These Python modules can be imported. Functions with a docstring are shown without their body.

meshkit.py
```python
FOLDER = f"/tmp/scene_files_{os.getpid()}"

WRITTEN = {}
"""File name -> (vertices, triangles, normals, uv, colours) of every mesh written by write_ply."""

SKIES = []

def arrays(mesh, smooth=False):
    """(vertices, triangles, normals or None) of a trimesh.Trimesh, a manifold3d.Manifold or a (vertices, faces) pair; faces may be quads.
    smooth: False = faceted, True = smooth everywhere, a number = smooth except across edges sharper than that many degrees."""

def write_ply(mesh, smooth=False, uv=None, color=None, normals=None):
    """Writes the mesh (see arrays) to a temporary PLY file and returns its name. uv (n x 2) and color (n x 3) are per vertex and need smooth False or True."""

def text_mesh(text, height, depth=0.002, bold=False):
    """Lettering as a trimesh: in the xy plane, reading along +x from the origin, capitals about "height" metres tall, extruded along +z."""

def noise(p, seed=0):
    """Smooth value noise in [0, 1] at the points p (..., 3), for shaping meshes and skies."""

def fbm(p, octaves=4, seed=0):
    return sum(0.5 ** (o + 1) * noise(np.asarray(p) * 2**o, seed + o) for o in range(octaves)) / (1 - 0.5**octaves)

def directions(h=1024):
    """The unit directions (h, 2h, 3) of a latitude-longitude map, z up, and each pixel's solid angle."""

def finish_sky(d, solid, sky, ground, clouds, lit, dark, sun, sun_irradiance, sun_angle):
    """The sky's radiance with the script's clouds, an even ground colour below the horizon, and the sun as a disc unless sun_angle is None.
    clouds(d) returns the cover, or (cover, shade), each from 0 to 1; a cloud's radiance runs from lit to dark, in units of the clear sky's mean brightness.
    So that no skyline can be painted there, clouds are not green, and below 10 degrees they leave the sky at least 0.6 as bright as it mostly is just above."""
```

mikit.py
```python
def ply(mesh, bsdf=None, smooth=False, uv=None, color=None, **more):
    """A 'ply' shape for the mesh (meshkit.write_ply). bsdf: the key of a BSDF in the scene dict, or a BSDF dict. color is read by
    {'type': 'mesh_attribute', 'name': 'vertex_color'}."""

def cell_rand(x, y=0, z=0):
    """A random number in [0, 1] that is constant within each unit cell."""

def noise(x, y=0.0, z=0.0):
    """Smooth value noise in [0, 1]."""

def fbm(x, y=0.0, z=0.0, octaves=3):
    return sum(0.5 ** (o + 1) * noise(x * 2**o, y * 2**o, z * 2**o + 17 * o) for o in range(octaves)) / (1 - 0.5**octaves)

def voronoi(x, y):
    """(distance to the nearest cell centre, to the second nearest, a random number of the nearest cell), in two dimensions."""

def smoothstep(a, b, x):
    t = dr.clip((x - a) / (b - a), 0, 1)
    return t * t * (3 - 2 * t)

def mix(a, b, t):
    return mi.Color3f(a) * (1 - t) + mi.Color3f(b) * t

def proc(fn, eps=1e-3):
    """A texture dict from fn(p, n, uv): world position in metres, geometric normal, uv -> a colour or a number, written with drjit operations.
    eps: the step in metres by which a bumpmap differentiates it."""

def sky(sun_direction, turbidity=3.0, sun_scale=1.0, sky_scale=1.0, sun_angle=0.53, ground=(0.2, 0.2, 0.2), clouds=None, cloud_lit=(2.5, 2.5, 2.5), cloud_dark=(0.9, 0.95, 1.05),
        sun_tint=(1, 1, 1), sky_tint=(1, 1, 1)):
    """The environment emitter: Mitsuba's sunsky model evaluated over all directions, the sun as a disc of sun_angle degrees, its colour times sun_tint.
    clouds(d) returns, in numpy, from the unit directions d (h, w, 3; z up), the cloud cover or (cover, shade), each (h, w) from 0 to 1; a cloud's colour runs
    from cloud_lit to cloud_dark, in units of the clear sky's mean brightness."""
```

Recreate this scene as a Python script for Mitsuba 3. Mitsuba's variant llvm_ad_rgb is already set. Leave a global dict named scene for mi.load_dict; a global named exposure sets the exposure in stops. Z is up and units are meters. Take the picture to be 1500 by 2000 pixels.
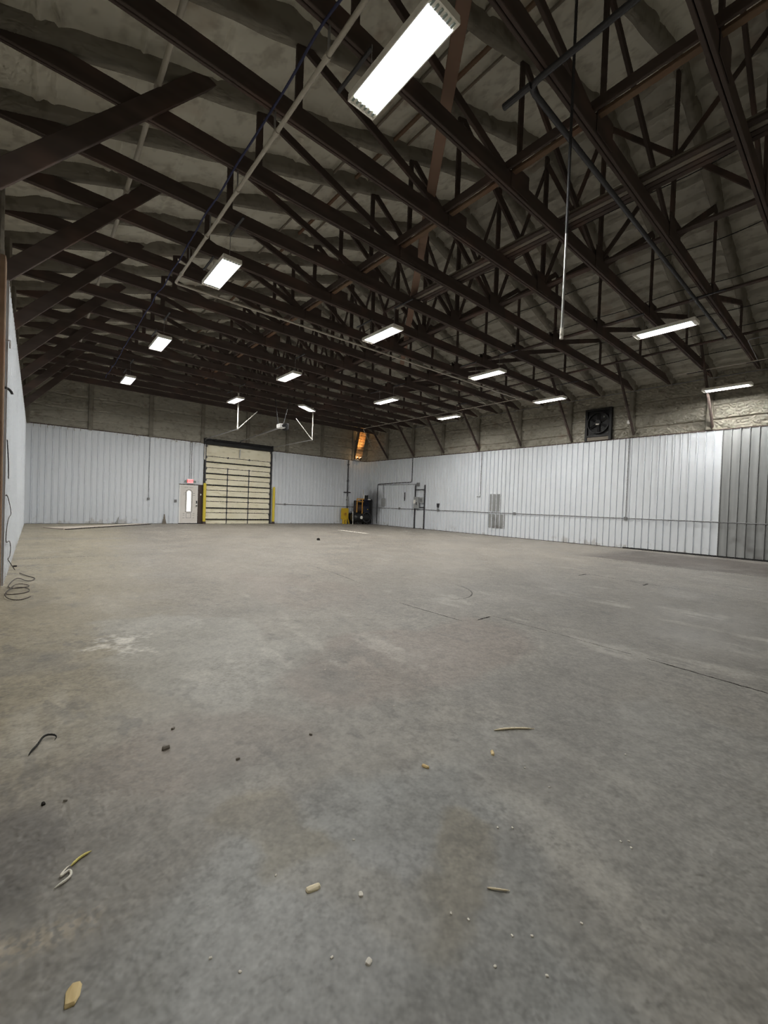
import math, random
import numpy as np, trimesh
import drjit as dr
import mitsuba as mi
import mikit, meshkit
from mikit import noise, fbm, voronoi, cell_rand, smoothstep, mix
from shapely.geometry import Polygon, Point, box as _sbox
from shapely.ops import unary_union

def sbox(x0, x1, z0, z1): return _sbox(x0, z0, x1, z1)
scene, labels = {}, {}
T = mi.ScalarTransform4f
rng = random.Random(7)
nrng = np.random.default_rng(7)

# ------------------------------------------------------------------ camera, light, exposure
CH = 1.367                                   # camera height
FPX, YAW, PITCH, ROLL = 818.43, 0.695376, -0.0168791, -0.0362543
_f0, _r0, _u0 = np.array([math.sin(YAW), math.cos(YAW), 0]), np.array([math.cos(YAW), -math.sin(YAW), 0]), np.array([0, 0, 1.0])
_fw = _f0 * math.cos(PITCH) + _u0 * math.sin(PITCH)
_u1 = _u0 * math.cos(PITCH) - _f0 * math.sin(PITCH)
_up = _u1 * math.cos(ROLL) + _r0 * math.sin(ROLL)
scene['camera'] = {'type': 'perspective', 'fov': math.degrees(2 * math.atan(750 / FPX)), 'fov_axis': 'x', 'near_clip': 0.05, 'far_clip': 200.0,
                   'to_world': T().look_at(origin=[0, 0, CH], target=[float(_fw[0]), float(_fw[1]), float(CH + _fw[2])], up=[float(v) for v in _up])}
exposure = 1.5
LAMP = 44.0                                  # radiance of a fixture's diffuser
LAMP_RGB = (1.0, 0.985, 0.93)
EMERGENCY = 25.0
# no sky: a closed hall lit by its own high-bay fixtures

XL, XR, YF, YB, HP = -0.361, 17.918, 23.61, -3.0, 4.332       # panel faces of the walls, panel height
XC, ZP, SL = 8.6, 9.2, 0.333                                   # ridge: x, underside of the top chords, slope
SK = 0.017                                                     # the trusses run a little out of square
def ztop(x): return ZP - SL * abs(x - XC)
def ytruss(k, x=0.0): return 4.95 + 1.235 * k + SK * x

# ------------------------------------------------------------------ materials
def mply(mesh, m=None, **k): return mikit.ply(mesh, 'mat_' + m, **k)
def rgb(*c): return {'type': 'rgb', 'value': list(c)}
def mat(name, base, rough=0.6, metal=0.0, spec=0.4, bump=None, **k):
    b = {'type': 'principled', 'base_color': base if isinstance(base, dict) else rgb(*base), 'roughness': rough, 'specular': spec, **k}
    if metal: b['metallic'] = metal
    if bump is not None:
        fn, scale, eps = bump
        b = {'type': 'bumpmap', 'arbitrary': mikit.proc(fn, eps=eps), 'scale': scale, 'bsdf': b}
    scene['mat_' + name] = {'type': 'twosided', 'bsdf': b}
    return name

def blob(p, x, y, rx, ry, rough=0.35, f=2.0):
    d = dr.sqrt(dr.square((p.x - x) / rx) + dr.square((p.y - y) / ry)) + (fbm(p.x * f, p.y * f, 3.0, 3) - 0.5) * 2 * rough
    return 1 - smoothstep(0.75, 1.05, d)

def seg_dist(p, a, b):
    ax, ay, dx, dy = a[0], a[1], b[0] - a[0], b[1] - a[1]
    t = dr.clip(((p.x - ax) * dx + (p.y - ay) * dy) / (dx * dx + dy * dy), 0, 1)
    return dr.sqrt(dr.square(p.x - ax - t * dx) + dr.square(p.y - ay - t * dy))
SPILL = [(0.80, 1.74), (0.86, 1.20), (0.98, 0.95), (1.20, 0.95), (1.46, 1.08)]
def floor_col(p, n, uv):
    x, y = p.x, p.y
    big = fbm(x * 0.33 + 3, y * 0.33 + 9, 1.0, 3)
    mid = fbm(x * 1.6, y * 1.6, 2.0, 4)
    fine = fbm(x * 14, y * 14, 5.0, 3)
    grit = noise(x * 95, y * 95, 1.0)
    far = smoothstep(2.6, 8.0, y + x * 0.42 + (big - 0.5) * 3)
    cool = blob(p, 0.75, 0.95, 1.2, 0.75, .5, 1.5)
    c = mix((0.222, 0.212, 0.195), (0.250, 0.255, 0.253), cool)
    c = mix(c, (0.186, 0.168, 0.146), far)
    c = mix(c, (0.150, 0.141, 0.130), smoothstep(1.8, 5.5, x + (mid - 0.5) * 2.5) * (1 - smoothstep(2.8, 7.5, y + (big - 0.5) * 4)) * 0.75)
    c = mix(c, (0.195, 0.176, 0.155), blob(p, 0.12, 2.2, 0.5, 0.55, .6, 1.8) * 0.55)
    c = mix(c, (0.190, 0.190, 0.184), blob(p, 2.3, 0.9, 1.3, 0.7, .6, 1.2) * 0.5)
    # tan dust on the left side, rust-brown traffic band, olive spills in front
    tan = (1 - smoothstep(-0.1, 1.5, x - (y - 3.6) * 0.12 + (mid - 0.5) * 0.9)) * smoothstep(1.9, 3.4, y)
    c = mix(c, (0.242, 0.213, 0.158), tan * 0.85)
    c = mix(c, (0.26, 0.255, 0.238), blob(p, 1.1, 4.2, 0.8, 1.5, .5, 2.0) * 0.55)
    red = blob(p, 2.9, 2.8, 1.6, 0.75, .55, 1.2) + blob(p, 3.3, 5.6, 0.9, 1.8, .6, 1.2) * 0.6 + blob(p, 0.75, 2.35, 0.7, 0.4, .6, 1.6) * 0.7
    c = mix(c, (0.175, 0.138, 0.122), dr.clip(red, 0, 1) * 0.42)
    od = dr.minimum(dr.minimum(seg_dist(p, SPILL[0], SPILL[1]), seg_dist(p, SPILL[1], SPILL[2])), dr.minimum(seg_dist(p, SPILL[2], SPILL[3]), seg_dist(p, SPILL[3], SPILL[4])))
    olive = 1 - smoothstep(0.08, 0.17, od + (fbm(x * 5, y * 5, 3.0, 4) - 0.5) * 0.30)
    c = mix(c, (0.190, 0.166, 0.118), olive * 0.55)
    c = mix(c, (0.285, 0.29, 0.295), blob(p, 0.62, 1.1, 0.5, 0.3, .6, 2.5) * 0.5)
    # damp dark slab corner and scraped streak at the left front
    c = mix(c, (0.080, 0.073, 0.070), blob(p, -0.21, 2.06, 0.36, 0.34, .10, 5.0) * 0.75 * (0.75 + 0.5 * mid))
    st = 1 - smoothstep(0.012, 0.075, dr.abs(y - 1.63 + x * 0.16 + (mid - .5) * 0.05))
    c = mix(c, (0.44, 0.375, 0.285), st * (1 - smoothstep(0.05, 0.30, x)) * smoothstep(0.40, 0.62, fbm(x * 70, y * 70, 21.0, 2) * 0.6 + fine * 0.4) * 0.8)
    # dark strip along the right-hand wall, tyre marks
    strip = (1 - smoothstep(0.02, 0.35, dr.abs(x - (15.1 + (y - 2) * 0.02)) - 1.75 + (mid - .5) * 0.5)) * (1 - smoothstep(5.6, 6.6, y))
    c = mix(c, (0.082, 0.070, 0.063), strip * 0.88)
    tyre = noise(x * 0.35 + y * 2.6 + (big - .5) * 5, y * 0.25, 8.0)
    c = mix(c, (0.15, 0.145, 0.14), smoothstep(0.62, 0.9, tyre) * smoothstep(0.35, 0.6, big) * 0.35)
    # pale scuffs, and lamp reflections painted into the floor colour
    sc = smoothstep(0.60, 0.80, fbm(x * 3.0 + 7, y * 1.2, 4.0, 4))
    c = mix(c, (0.44, 0.425, 0.39), sc * 0.32 * (1 - 0.75 * far))
    dk = smoothstep(0.56, 0.74, fbm(x * 1.1 + 31, y * 1.6, 6.0, 4))
    c = mix(c, (0.15, 0.143, 0.135), dk * 0.5 * (1 - 0.6 * far))
    c = mix(c, (0.58, 0.56, 0.52), blob(p, 0.68, 4.5, 0.25, 0.34, .9, 6.0) * smoothstep(0.30, 0.70, fine) * 0.55)  # lamp reflection painted as a pale patch
    wl = (1 - smoothstep(0.05, 0.24, dr.abs(x - 12.0 - (y - 16.7) * 0.0))) * smoothstep(15.4, 15.8, y) * (1 - smoothstep(17.6, 18.1, y))  # reflected lamp light painted as a pale streak near the far corner
    c = mix(c, (0.62, 0.59, 0.54), wl * smoothstep(0.35, 0.6, fine + 0.1))
    wl2 = (1 - smoothstep(0.0, 0.05, dr.abs(x - 15.3 + (mid - .5) * 0.1))) * smoothstep(11, 12, y)
    c = mix(c, (0.5, 0.48, 0.44), wl2 * smoothstep(0.45, 0.65, mid) * 0.8)
    # pits and speckle
    pits = smoothstep(0.55, 0.80, fbm(x * 45, y * 45, 9.0, 3)) * smoothstep(0.40, 0.70, fbm(x * 2.6, y * 2.6, 14.0, 2))
    c = mix(c, (0.13, 0.125, 0.12), pits * 0.28)
    g2 = fbm(x * 42, y * 42, 15.0, 3)
    dw = smoothstep(0.60, 0.76, fbm(x * 12, y * 7, 51.0, 3)) * smoothstep(0.45, 0.6, fbm(x * 1.4, y * 1.4, 55.0, 3))
    c = mix(c, (0.12, 0.115, 0.11), dw * 0.45)
    return c * 0.94 * (0.36 + 0.40 * mid + 0.36 * fine + 0.26 * grit + 0.50 * g2)

def floor_rough(p, n, uv):
    return 0.46 + 0.22 * fbm(p.x * 1.4, p.y * 1.4, 6.0, 3)

def floor_bump(p, n, uv):
    return fbm(p.x * 9, p.y * 9, 0.0, 3) * 0.6 + noise(p.x * 70, p.y * 70) * 0.3

scene['mat_concrete'] = {'type': 'twosided', 'bsdf': {'type': 'bumpmap', 'arbitrary': mikit.proc(floor_bump, eps=0.004), 'scale': 0.006, 'bsdf': {
    'type': 'principled', 'base_color': mikit.proc(floor_col), 'roughness': mikit.proc(floor_rough), 'specular': 0.45}}}

def foam_col(p, n, uv):
    a = fbm(p.x * 0.9, p.y * 0.9, p.z * 0.9, 3)
    b = fbm(p.x * 7, p.y * 7, p.z * 7, 3)
    c = mix((0.55, 0.53, 0.455), (0.72, 0.70, 0.61), a)
    c = mix(c, (0.26, 0.23, 0.18), smoothstep(0.45, 0.85, b) * 0.5)
    c = mix(c, (0.36, 0.26, 0.19), smoothstep(0.66, 0.82, fbm(p.x * 1.7 + 4, p.y * 1.7, p.z * 1.7, 3)) * 0.4)
    return c
def foam_bump(p, n, uv):
    return fbm(p.x * 17, p.y * 17, p.z * 17, 3) + 0.35 * noise(p.x * 60, p.y * 60, p.z * 60)
mat('foam', mikit.proc(foam_col), 0.85, spec=0.15, bump=(foam_bump, 0.05, 0.004))
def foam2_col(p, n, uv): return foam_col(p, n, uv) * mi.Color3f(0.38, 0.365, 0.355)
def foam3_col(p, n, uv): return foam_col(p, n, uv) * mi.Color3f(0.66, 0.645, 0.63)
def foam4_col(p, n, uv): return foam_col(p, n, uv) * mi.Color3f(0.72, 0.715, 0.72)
mat('shaded_foam', mikit.proc(foam4_col), 0.9, spec=0.1, bump=(foam_bump, 0.06, 0.004))  # right slope foam, its dimmer light put into the colour
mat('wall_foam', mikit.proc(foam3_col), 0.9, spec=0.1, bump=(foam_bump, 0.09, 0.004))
mat('dark_foam', mikit.proc(foam2_col), 0.9, spec=0.1, bump=(foam_bump, 0.05, 0.004))  # plain darker tone of the foam colour, for top chords and posts

def wood_fn(dark, light, red):
    def f(p, n, uv):
        g = fbm(p.x * 1.1 + 2, p.y * 1.3, p.z * 9.0, 3)
        s = fbm(p.x * 2.2, p.y * 2.2, p.z * 2.2, 2)
        c = mix(dark, light, g)
        return mix(c, red, smoothstep(0.5, 0.8, s) * 0.5)
    return f
mat('truss_wood', mikit.proc(wood_fn((0.050, 0.039, 0.036), (0.098, 0.075, 0.066), (0.13, 0.080, 0.065))), 0.8, spec=0.2)
mat('brown_wood', mikit.proc(wood_fn((0.11, 0.070, 0.045), (0.20, 0.135, 0.09), (0.16, 0.08, 0.05))), 0.75, spec=0.2)
mat('rust_wood', mikit.proc(wood_fn((0.16, 0.098, 0.072), (0.27, 0.185, 0.14), (0.22, 0.12, 0.085))), 0.75, spec=0.2)
mat('grey_wood', mikit.proc(wood_fn((0.14, 0.125, 0.105), (0.26, 0.235, 0.20), (0.2, 0.14, 0.1))), 0.8, spec=0.2)
mat('column_wood', mikit.proc(wood_fn((0.40, 0.25, 0.13), (0.56, 0.38, 0.21), (0.48, 0.27, 0.14))), 0.8, spec=0.2)

def white_col(p, n, uv):
    a = fbm(p.x * 0.8, p.y * 0.8, p.z * 0.5, 3)
    v = fbm((p.x + p.y) * 5, 1.0, p.z * 0.45, 3)
    c = mix((0.63, 0.662, 0.707), (0.70, 0.725, 0.762), a)
    c = mix(c, (0.54, 0.55, 0.56), smoothstep(0.55, 0.75, v) * 0.10)
    soot = dr.sqrt(dr.square(p.x - 17.95) + dr.square((p.y - 22.7) * 0.9) + dr.square((p.z - 1.15) * 0.6)) + (fbm(p.x * 3 + p.y * 3, 9.0, p.z * 2, 3) - 0.5) * 0.6
    c = mix(c, (0.10, 0.10, 0.105), (1 - smoothstep(0.35, 1.15, soot)) * 0.75)
    low = 1 - smoothstep(0.03, 0.32, p.z + (fbm((p.x + p.y) * 2.3, 7.0, p.z * 2.3, 3) - 0.5) * 0.5)
    c = mix(c, (0.36, 0.34, 0.315), low * smoothstep(0.56, 0.70, fbm((p.x + p.y) * 6, 2.0, p.z * 3, 3)) * 0.55)
    return c
mat('white_panel', mikit.proc(white_col), 0.42, spec=0.5)
def galv_col(p, n, uv):
    v = fbm((p.x + p.y) * 9, 1.0, p.z * 0.5, 3)
    w = fbm((p.x + p.y) * 2.0, 5.0, p.z * 1.6, 3)
    c = mix((0.25, 0.26, 0.265), (0.43, 0.44, 0.445), v)
    return mix(c, (0.17, 0.165, 0.165), smoothstep(0.5, 0.75, w) * (1 - smoothstep(0.6, 1.4, p.z)) * 0.8)
mat('galvanized', mikit.proc(galv_col), 0.45, metal=0.55, spec=0.5)

mat('black_metal', (0.008, 0.008, 0.009), 0.6)
mat('dark_metal', (0.045, 0.045, 0.05), 0.5, metal=0.3)
mat('black_rubber', (0.02, 0.02, 0.02), 0.8)
mat('cable_grey', (0.06, 0.052, 0.048), 0.7)
mat('steel', (0.42, 0.42, 0.42), 0.4, metal=0.8)
mat('conduit_grey', (0.20, 0.205, 0.21), 0.45, metal=0.4)
mat('pale_pipe', (0.44, 0.41, 0.36), 0.5)
mat('rope_blue', (0.030, 0.034, 0.09), 0.7)
mat('white_paint', (0.80, 0.80, 0.78), 0.45)
mat('galv_strut', (0.62, 0.60, 0.55), 0.45, metal=0.2)
mat('grey_paint', (0.30, 0.31, 0.31), 0.5)
mat('yellow_paint', (0.66, 0.53, 0.06), 0.5)
mat('yellow_plastic', (0.60, 0.40, 0.03), 0.5)
mat('orange_paint', (0.48, 0.24, 0.05), 0.5)
def cream_col(p, n, uv):
    a = fbm(p.x * 2.0, 1.0, p.z * 2.0, 3)
    c = mix((0.78, 0.72, 0.53), (0.87, 0.82, 0.66), a)
    return mix(c, (0.55, 0.50, 0.33), smoothstep(0.62, 0.8, fbm(p.x * 3.5, 4.0, p.z * 7, 3)) * 0.5)
mat('cream_door', mikit.proc(cream_col), 0.5)
def door_col(p, n, uv):
    return mix((0.66, 0.62, 0.58), (0.76, 0.73, 0.70), fbm(p.x * 3, 0.0, p.z * 2, 3))
mat('entry_door', mikit.proc(door_col), 0.5)
mat('door_groove', (0.33, 0.32, 0.31), 0.6)
mat('dark_frame', (0.06, 0.042, 0.035), 0.6)
mat('navy_paint', (0.012, 0.014, 0.03), 0.35, clearcoat=0.4)
mat('black_paint', (0.012, 0.012, 0.012), 0.35, clearcoat=0.3)
def chip_col(p, n, uv):
    return mix((0.60, 0.45, 0.22), (0.78, 0.64, 0.36), fbm(p.x * 60, p.y * 14, 0.0, 2))
mat('chip_wood', mikit.proc(chip_col), 0.7)
mat('chip_pale', (0.78, 0.70, 0.52), 0.7)
mat('paper_white', (0.75, 0.72, 0.66), 0.7)
mat('straw_yellow', (0.70, 0.60, 0.20), 0.6)
mat('pebble', (0.22, 0.20, 0.18), 0.8)
mat('crack_dark', (0.030, 0.027, 0.025), 0.9, spec=0.1)
def ply_col(p, n, uv):
    return mix((0.42, 0.36, 0.30), (0.55, 0.50, 0.44), fbm(p.x * 1.5, p.y * 1.5, 0.0, 3))
mat('plywood', mikit.proc(ply_col), 0.6)
mat('exit_red', (0.75, 0.12, 0.12), 0.5)
mat('green_grey', (0.25, 0.30, 0.28), 0.5)
mat('lamp_white', (0.86, 0.84, 0.78), 0.5)

# ------------------------------------------------------------------ mesh helpers
def cat(*ms): return trimesh.util.concatenate([m for m in ms if m is not None])
def box(x0, x1, y0, y1, z0, z1):
    m = trimesh.creation.box(extents=(abs(x1 - x0), abs(y1 - y0), abs(z1 - z0)))
    m.apply_translation(((x0 + x1) / 2, (y0 + y1) / 2, (z0 + z1) / 2)); return m
def cbox(x0, x1, y0, y1, z0, z1, c=0.01):
    """box with chamfered edges (hull of three inset boxes)"""
    pts = []
    for dx, dy, dz in ((0, c, c), (c, 0, c), (c, c, 0)):
        for a in (x0 + dx, x1 - dx):
            for b in (y0 + dy, y1 - dy):
                for d in (z0 + dz, z1 - dz): pts.append((a, b, d))
    return trimesh.convex.convex_hull(np.array(pts))
def bar(a, b, w, d, up=(0, 1, 0), c=0.006):
    """chamfered plank from a to b; w = thickness along up, d = depth across"""
    a, b, up = (np.asarray(v, float) for v in (a, b, up))
    L = np.linalg.norm(b - a); t = (b - a) / L
    u = up - t * (up @ t); u /= np.linalg.norm(u); v = np.cross(t, u)
    m = cbox(0, L, -w / 2, w / 2, -d / 2, d / 2, c)
    M = np.eye(4); M[:3, 0], M[:3, 1], M[:3, 2], M[:3, 3] = t, u, v, a
    m.apply_transform(M); return m
def cyl(a, b, r, n=14, r2=None):
    return tube([a, b], r, n) if r2 is None else cone(a, b, r, r2, n)
def cone(a, b, r1, r2, n=20):
    a, b = np.asarray(a, float), np.asarray(b, float)
    return sweep([a, b], [r1, r2], n)
def sweep(pts, radii, n=8):
    P = np.asarray(pts, float); R = np.asarray(radii, float)
    tg = np.gradient(P, axis=0) if len(P) > 2 else np.repeat((P[1] - P[0])[None], 2, 0)
    tg /= np.linalg.norm(tg, axis=1, keepdims=True)
    ref = np.array([0, 0, 1.0]) if abs(tg[0][2]) < 0.9 else np.array([1.0, 0, 0])
    u = np.cross(tg[0], ref); u /= np.linalg.norm(u)
    V = []
    ang = np.arange(n) / n * 2 * math.pi
    for i in range(len(P)):
        u = u - tg[i] * (u @ tg[i]); u /= np.linalg.norm(u); w = np.cross(tg[i], u)
        V.append(P[i] + R[i] * (np.cos(ang)[:, None] * u + np.sin(ang)[:, None] * w))
    V = np.vstack(V + [P[:1], P[-1:]]); F = []
    m = len(P)
    for i in range(m - 1):
        for j in range(n):
            a, b = i * n + j, i * n + (j + 1) % n
            F += [(a, b, b + n), (a, b + n, a + n)]
    for j in range(n):
        F += [(m * n, (j + 1) % n, j), (m * n + 1, (m - 1) * n + j, (m - 1) * n + (j + 1) % n)]
    me = trimesh.Trimesh(V, F, process=False); me.fix_normals(); return me
def tube(pts, r, n=8): return sweep(pts, [r] * len(pts), n)
def bend(pts, r=0.12, k=5):
    """polyline with rounded corners"""
    P = [np.asarray(p, float) for p in pts]; out = [P[0]]
    for a, b, c in zip(P, P[1:], P[2:]):
        d1, d2 = (a - b), (c - b); l1, l2 = np.linalg.norm(d1), np.linalg.norm(d2)
        rr = min(r, l1 / 2.1, l2 / 2.1); s, e = b + d1 / l1 * rr, b + d2 / l2 * rr
        for t in np.linspace(0, 1, k): out.append((1 - t) ** 2 * s + 2 * t * (1 - t) * b + t * t * e)
    return np.array(out + [P[-1]])
def spline(pts, n=60):
    from scipy.interpolate import CubicSpline
    P = np.asarray(pts, float); t = np.r_[0, np.cumsum(np.linalg.norm(np.diff(P, axis=0), axis=1))]
    return CubicSpline(t, P)(np.linspace(0, t[-1], n))
def lathe(prof, n=32):
    return trimesh.creation.revolve(np.asarray(prof, float), sections=n)
def disc(c, axis, r, h, n=32, hole=0.0):
    pg = Point(0, 0).buffer(r, n // 4)
    if hole: pg = pg.difference(Point(0, 0).buffer(hole, n // 4))
    m = trimesh.creation.extrude_polygon(pg, h, engine='earcut'); m.apply_translation((0, 0, -h / 2))
    m.apply_transform(trimesh.geometry.align_vectors([0, 0, 1], axis)); m.apply_translation(c); return m
def extr(poly, h): return cat(*[trimesh.creation.extrude_polygon(g, h, engine='earcut') for g in getattr(poly, 'geoms', [poly])])
def upright_x(m, y):        # xy-drawn outline -> standing in the xz plane, front towards -y
    m = m.copy(); m.apply_transform(np.array([[1, 0, 0, 0], [0, 0, -1, y], [0, 1, 0, 0], [0, 0, 0, 1.0]])); return m
def upright_y(m, x):        # xy-drawn outline (u = y, v = z) -> standing in the yz plane, front towards -x
    m = m.copy(); m.apply_transform(np.array([[0, 0, -1, x], [1, 0, 0, 0], [0, 1, 0, 0], [0, 0, 0, 1.0]])); m.fix_normals(); return m
def sheet(pos):
    """quad grid from an (a, b, 3) array"""
    a, b = pos.shape[:2]; i = np.arange(a * b).reshape(a, b)
    q = np.stack([i[:-1, :-1], i[1:, :-1], i[1:, 1:], i[:-1, 1:]], -1).reshape(-1, 4)
    return trimesh.Trimesh(pos.reshape(-1, 3), np.vstack([q[:, [0, 1, 2]], q[:, [0, 2, 3]]]), process=False)

# ------------------------------------------------------------------ scene helpers
_count = {}
def numbered(key):
    n = _count.get(key, 0); _count[key] = n + 1
    return key if n == 0 else f'{key}_{n:03d}'
def put(name, mesh, m, parent=None, smooth=30, **extra):
    key = numbered(f'{parent}__{name}' if parent else name)
    scene[key] = mply(mesh, m, smooth=smooth, **extra) if not isinstance(mesh, dict) else {**mesh, **extra}
    return key
def label(key, text=None, category=None, group=None, kind=None):
    d = labels.setdefault(key, {})
    for a, b in (('label', text), ('category', category), ('group', group), ('kind', kind)):
        if b: d[a] = b
    return key
def thing(name, text, category, group=None):
    return label(numbered(name), text, category, group)
def struct(name, mesh, m, text, category, smooth=False):
    k = put(name, mesh, m, smooth=smooth); return label(k, text, category, kind='structure')
def holder(name, text, category):
    return label(numbered(name), text, category, kind='structure')
ORD = ['first', 'second', 'third', 'fourth', 'fifth', 'sixth', 'seventh', 'eighth', 'ninth', 'tenth', 'eleventh', 'twelfth', 'thirteenth',
       'fourteenth', 'fifteenth', 'sixteenth', 'seventeenth', 'eighteenth', 'nineteenth', 'twentieth']

# ------------------------------------------------------------------ floor
fx0, fx1 = -0.75, 18.2
floor = struct('floor', box(fx0, fx1, YB, YF + 0.2, -0.12, 0.0), 'concrete', 'worn stained grey concrete slab floor of the empty hall', 'floor')
def crack(pts, w, name, text):
    rows = []
    P = spline([(x, y, 0) for x, y in pts], 40) if len(pts) > 2 else np.linspace((*pts[0], 0), (*pts[1], 0), 40)
    d = np.gradient(P, axis=0); d /= np.linalg.norm(d, axis=1, keepdims=True); nrm = np.c_[-d[:, 1], d[:, 0], d[:, 2]]
    for i, p in enumerate(P):
        ww = w * (0.55 + 0.7 * nrng.random()) * min(1, 0.3 + 4 * min(i, 39 - i) / 39); o = nrm[i] * (nrng.random() - .5) * w * 0.5
        rows.append([p + o - nrm[i] * ww / 2 + (0, 0, 0.0004), p + o + (0, 0, 0.0016), p + o + nrm[i] * ww / 2 + (0, 0, 0.0004)])
    k = put(name, sheet(np.array(rows)), 'crack_dark', floor, smooth=False); label(k, text)
crack([(3.96, 4.40), (3.99, 3.21)], 0.016, 'joint', 'short straight dark joint in the middle of the floor')
crack([(4.19, 3.16), (4.48, 3.17)], 0.03, 'joint', 'short dark slot beyond the end of the middle joint')
crack([(4.52, 3.17), (4.49, 1.55)], 0.006, 'joint', None)
crack([(4.60, 7.9), (4.42, 6.2), (4.30, 5.6)], 0.010, 'joint', None)
crack([(4.49, 1.42), (4.46, 0.95), (4.43, 0.3)], 0.022, 'joint', 'dark open joint at the right side of the floor')
crack([(9.02, 4.2), (9.42, 4.21)], 0.045, 'joint', None); crack([(9.42, 4.21), (9.33, 2.97)], 0.02, 'joint', None); crack([(9.33, 2.97), (9.0, 2.94)], 0.045, 'joint', None)
crack([(9.30, 2.9), (9.06, 1.1)], 0.012, 'joint', None)
crack([(-0.34, 11.19), (0.3, 11.17), (1.2, 11.2)], 0.03, 'joint', None)
crack([(5.75, 4.85), (5.55, 4.35), (5.10, 4.05), (4.75, 4.1)], 0.014, 'crack', 'curved hairline crack right of the middle joint')
crack([(12.8, 5.6), (13.0, 3.5), (13.16, 1.2)], 0.03, 'joint', None)

# ------------------------------------------------------------------ ribbed wall panels
PITCH_R, RH = 0.2362, 0.037
def panel_poly(nribs=4, width=None, th=0.004):
    """plan outline: x along the wall, +y out into the room; ribs at 0, p, 2p ..."""
    w = width or nribs * PITCH_R
    top = [(0.0, RH)]
    top += [(0.014, RH), (0.022, 0)]
    r = PITCH_R
    while r < w - 0.03:
        top += [(r - 0.040, 0), (r - 0.037, -0.026), (r - 0.019, -0.026), (r - 0.014, RH), (r + 0.014, RH), (r + 0.022, 0)]
        r += PITCH_R
    top += [(w - 0.040, 0), (w - 0.037, -0.026), (w - 0.019, -0.026), (w - 0.014, RH), (w - 0.0015, RH)]
    return Polygon(top + [(x, y - th) for x, y in top[::-1]])
_pcache = {}
def panel_ply(width, z0, z1, m):
    k = (round(width, 3), round(z0, 3), round(z1, 3), m)
    if k not in _pcache:
        me = extr(panel_poly(width=width), z1 - z0); me.apply_translation((0, 0, z0)); _pcache[k] = mply(me, m, smooth=False)
    return _pcache[k]
PW = 4 * PITCH_R
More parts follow.
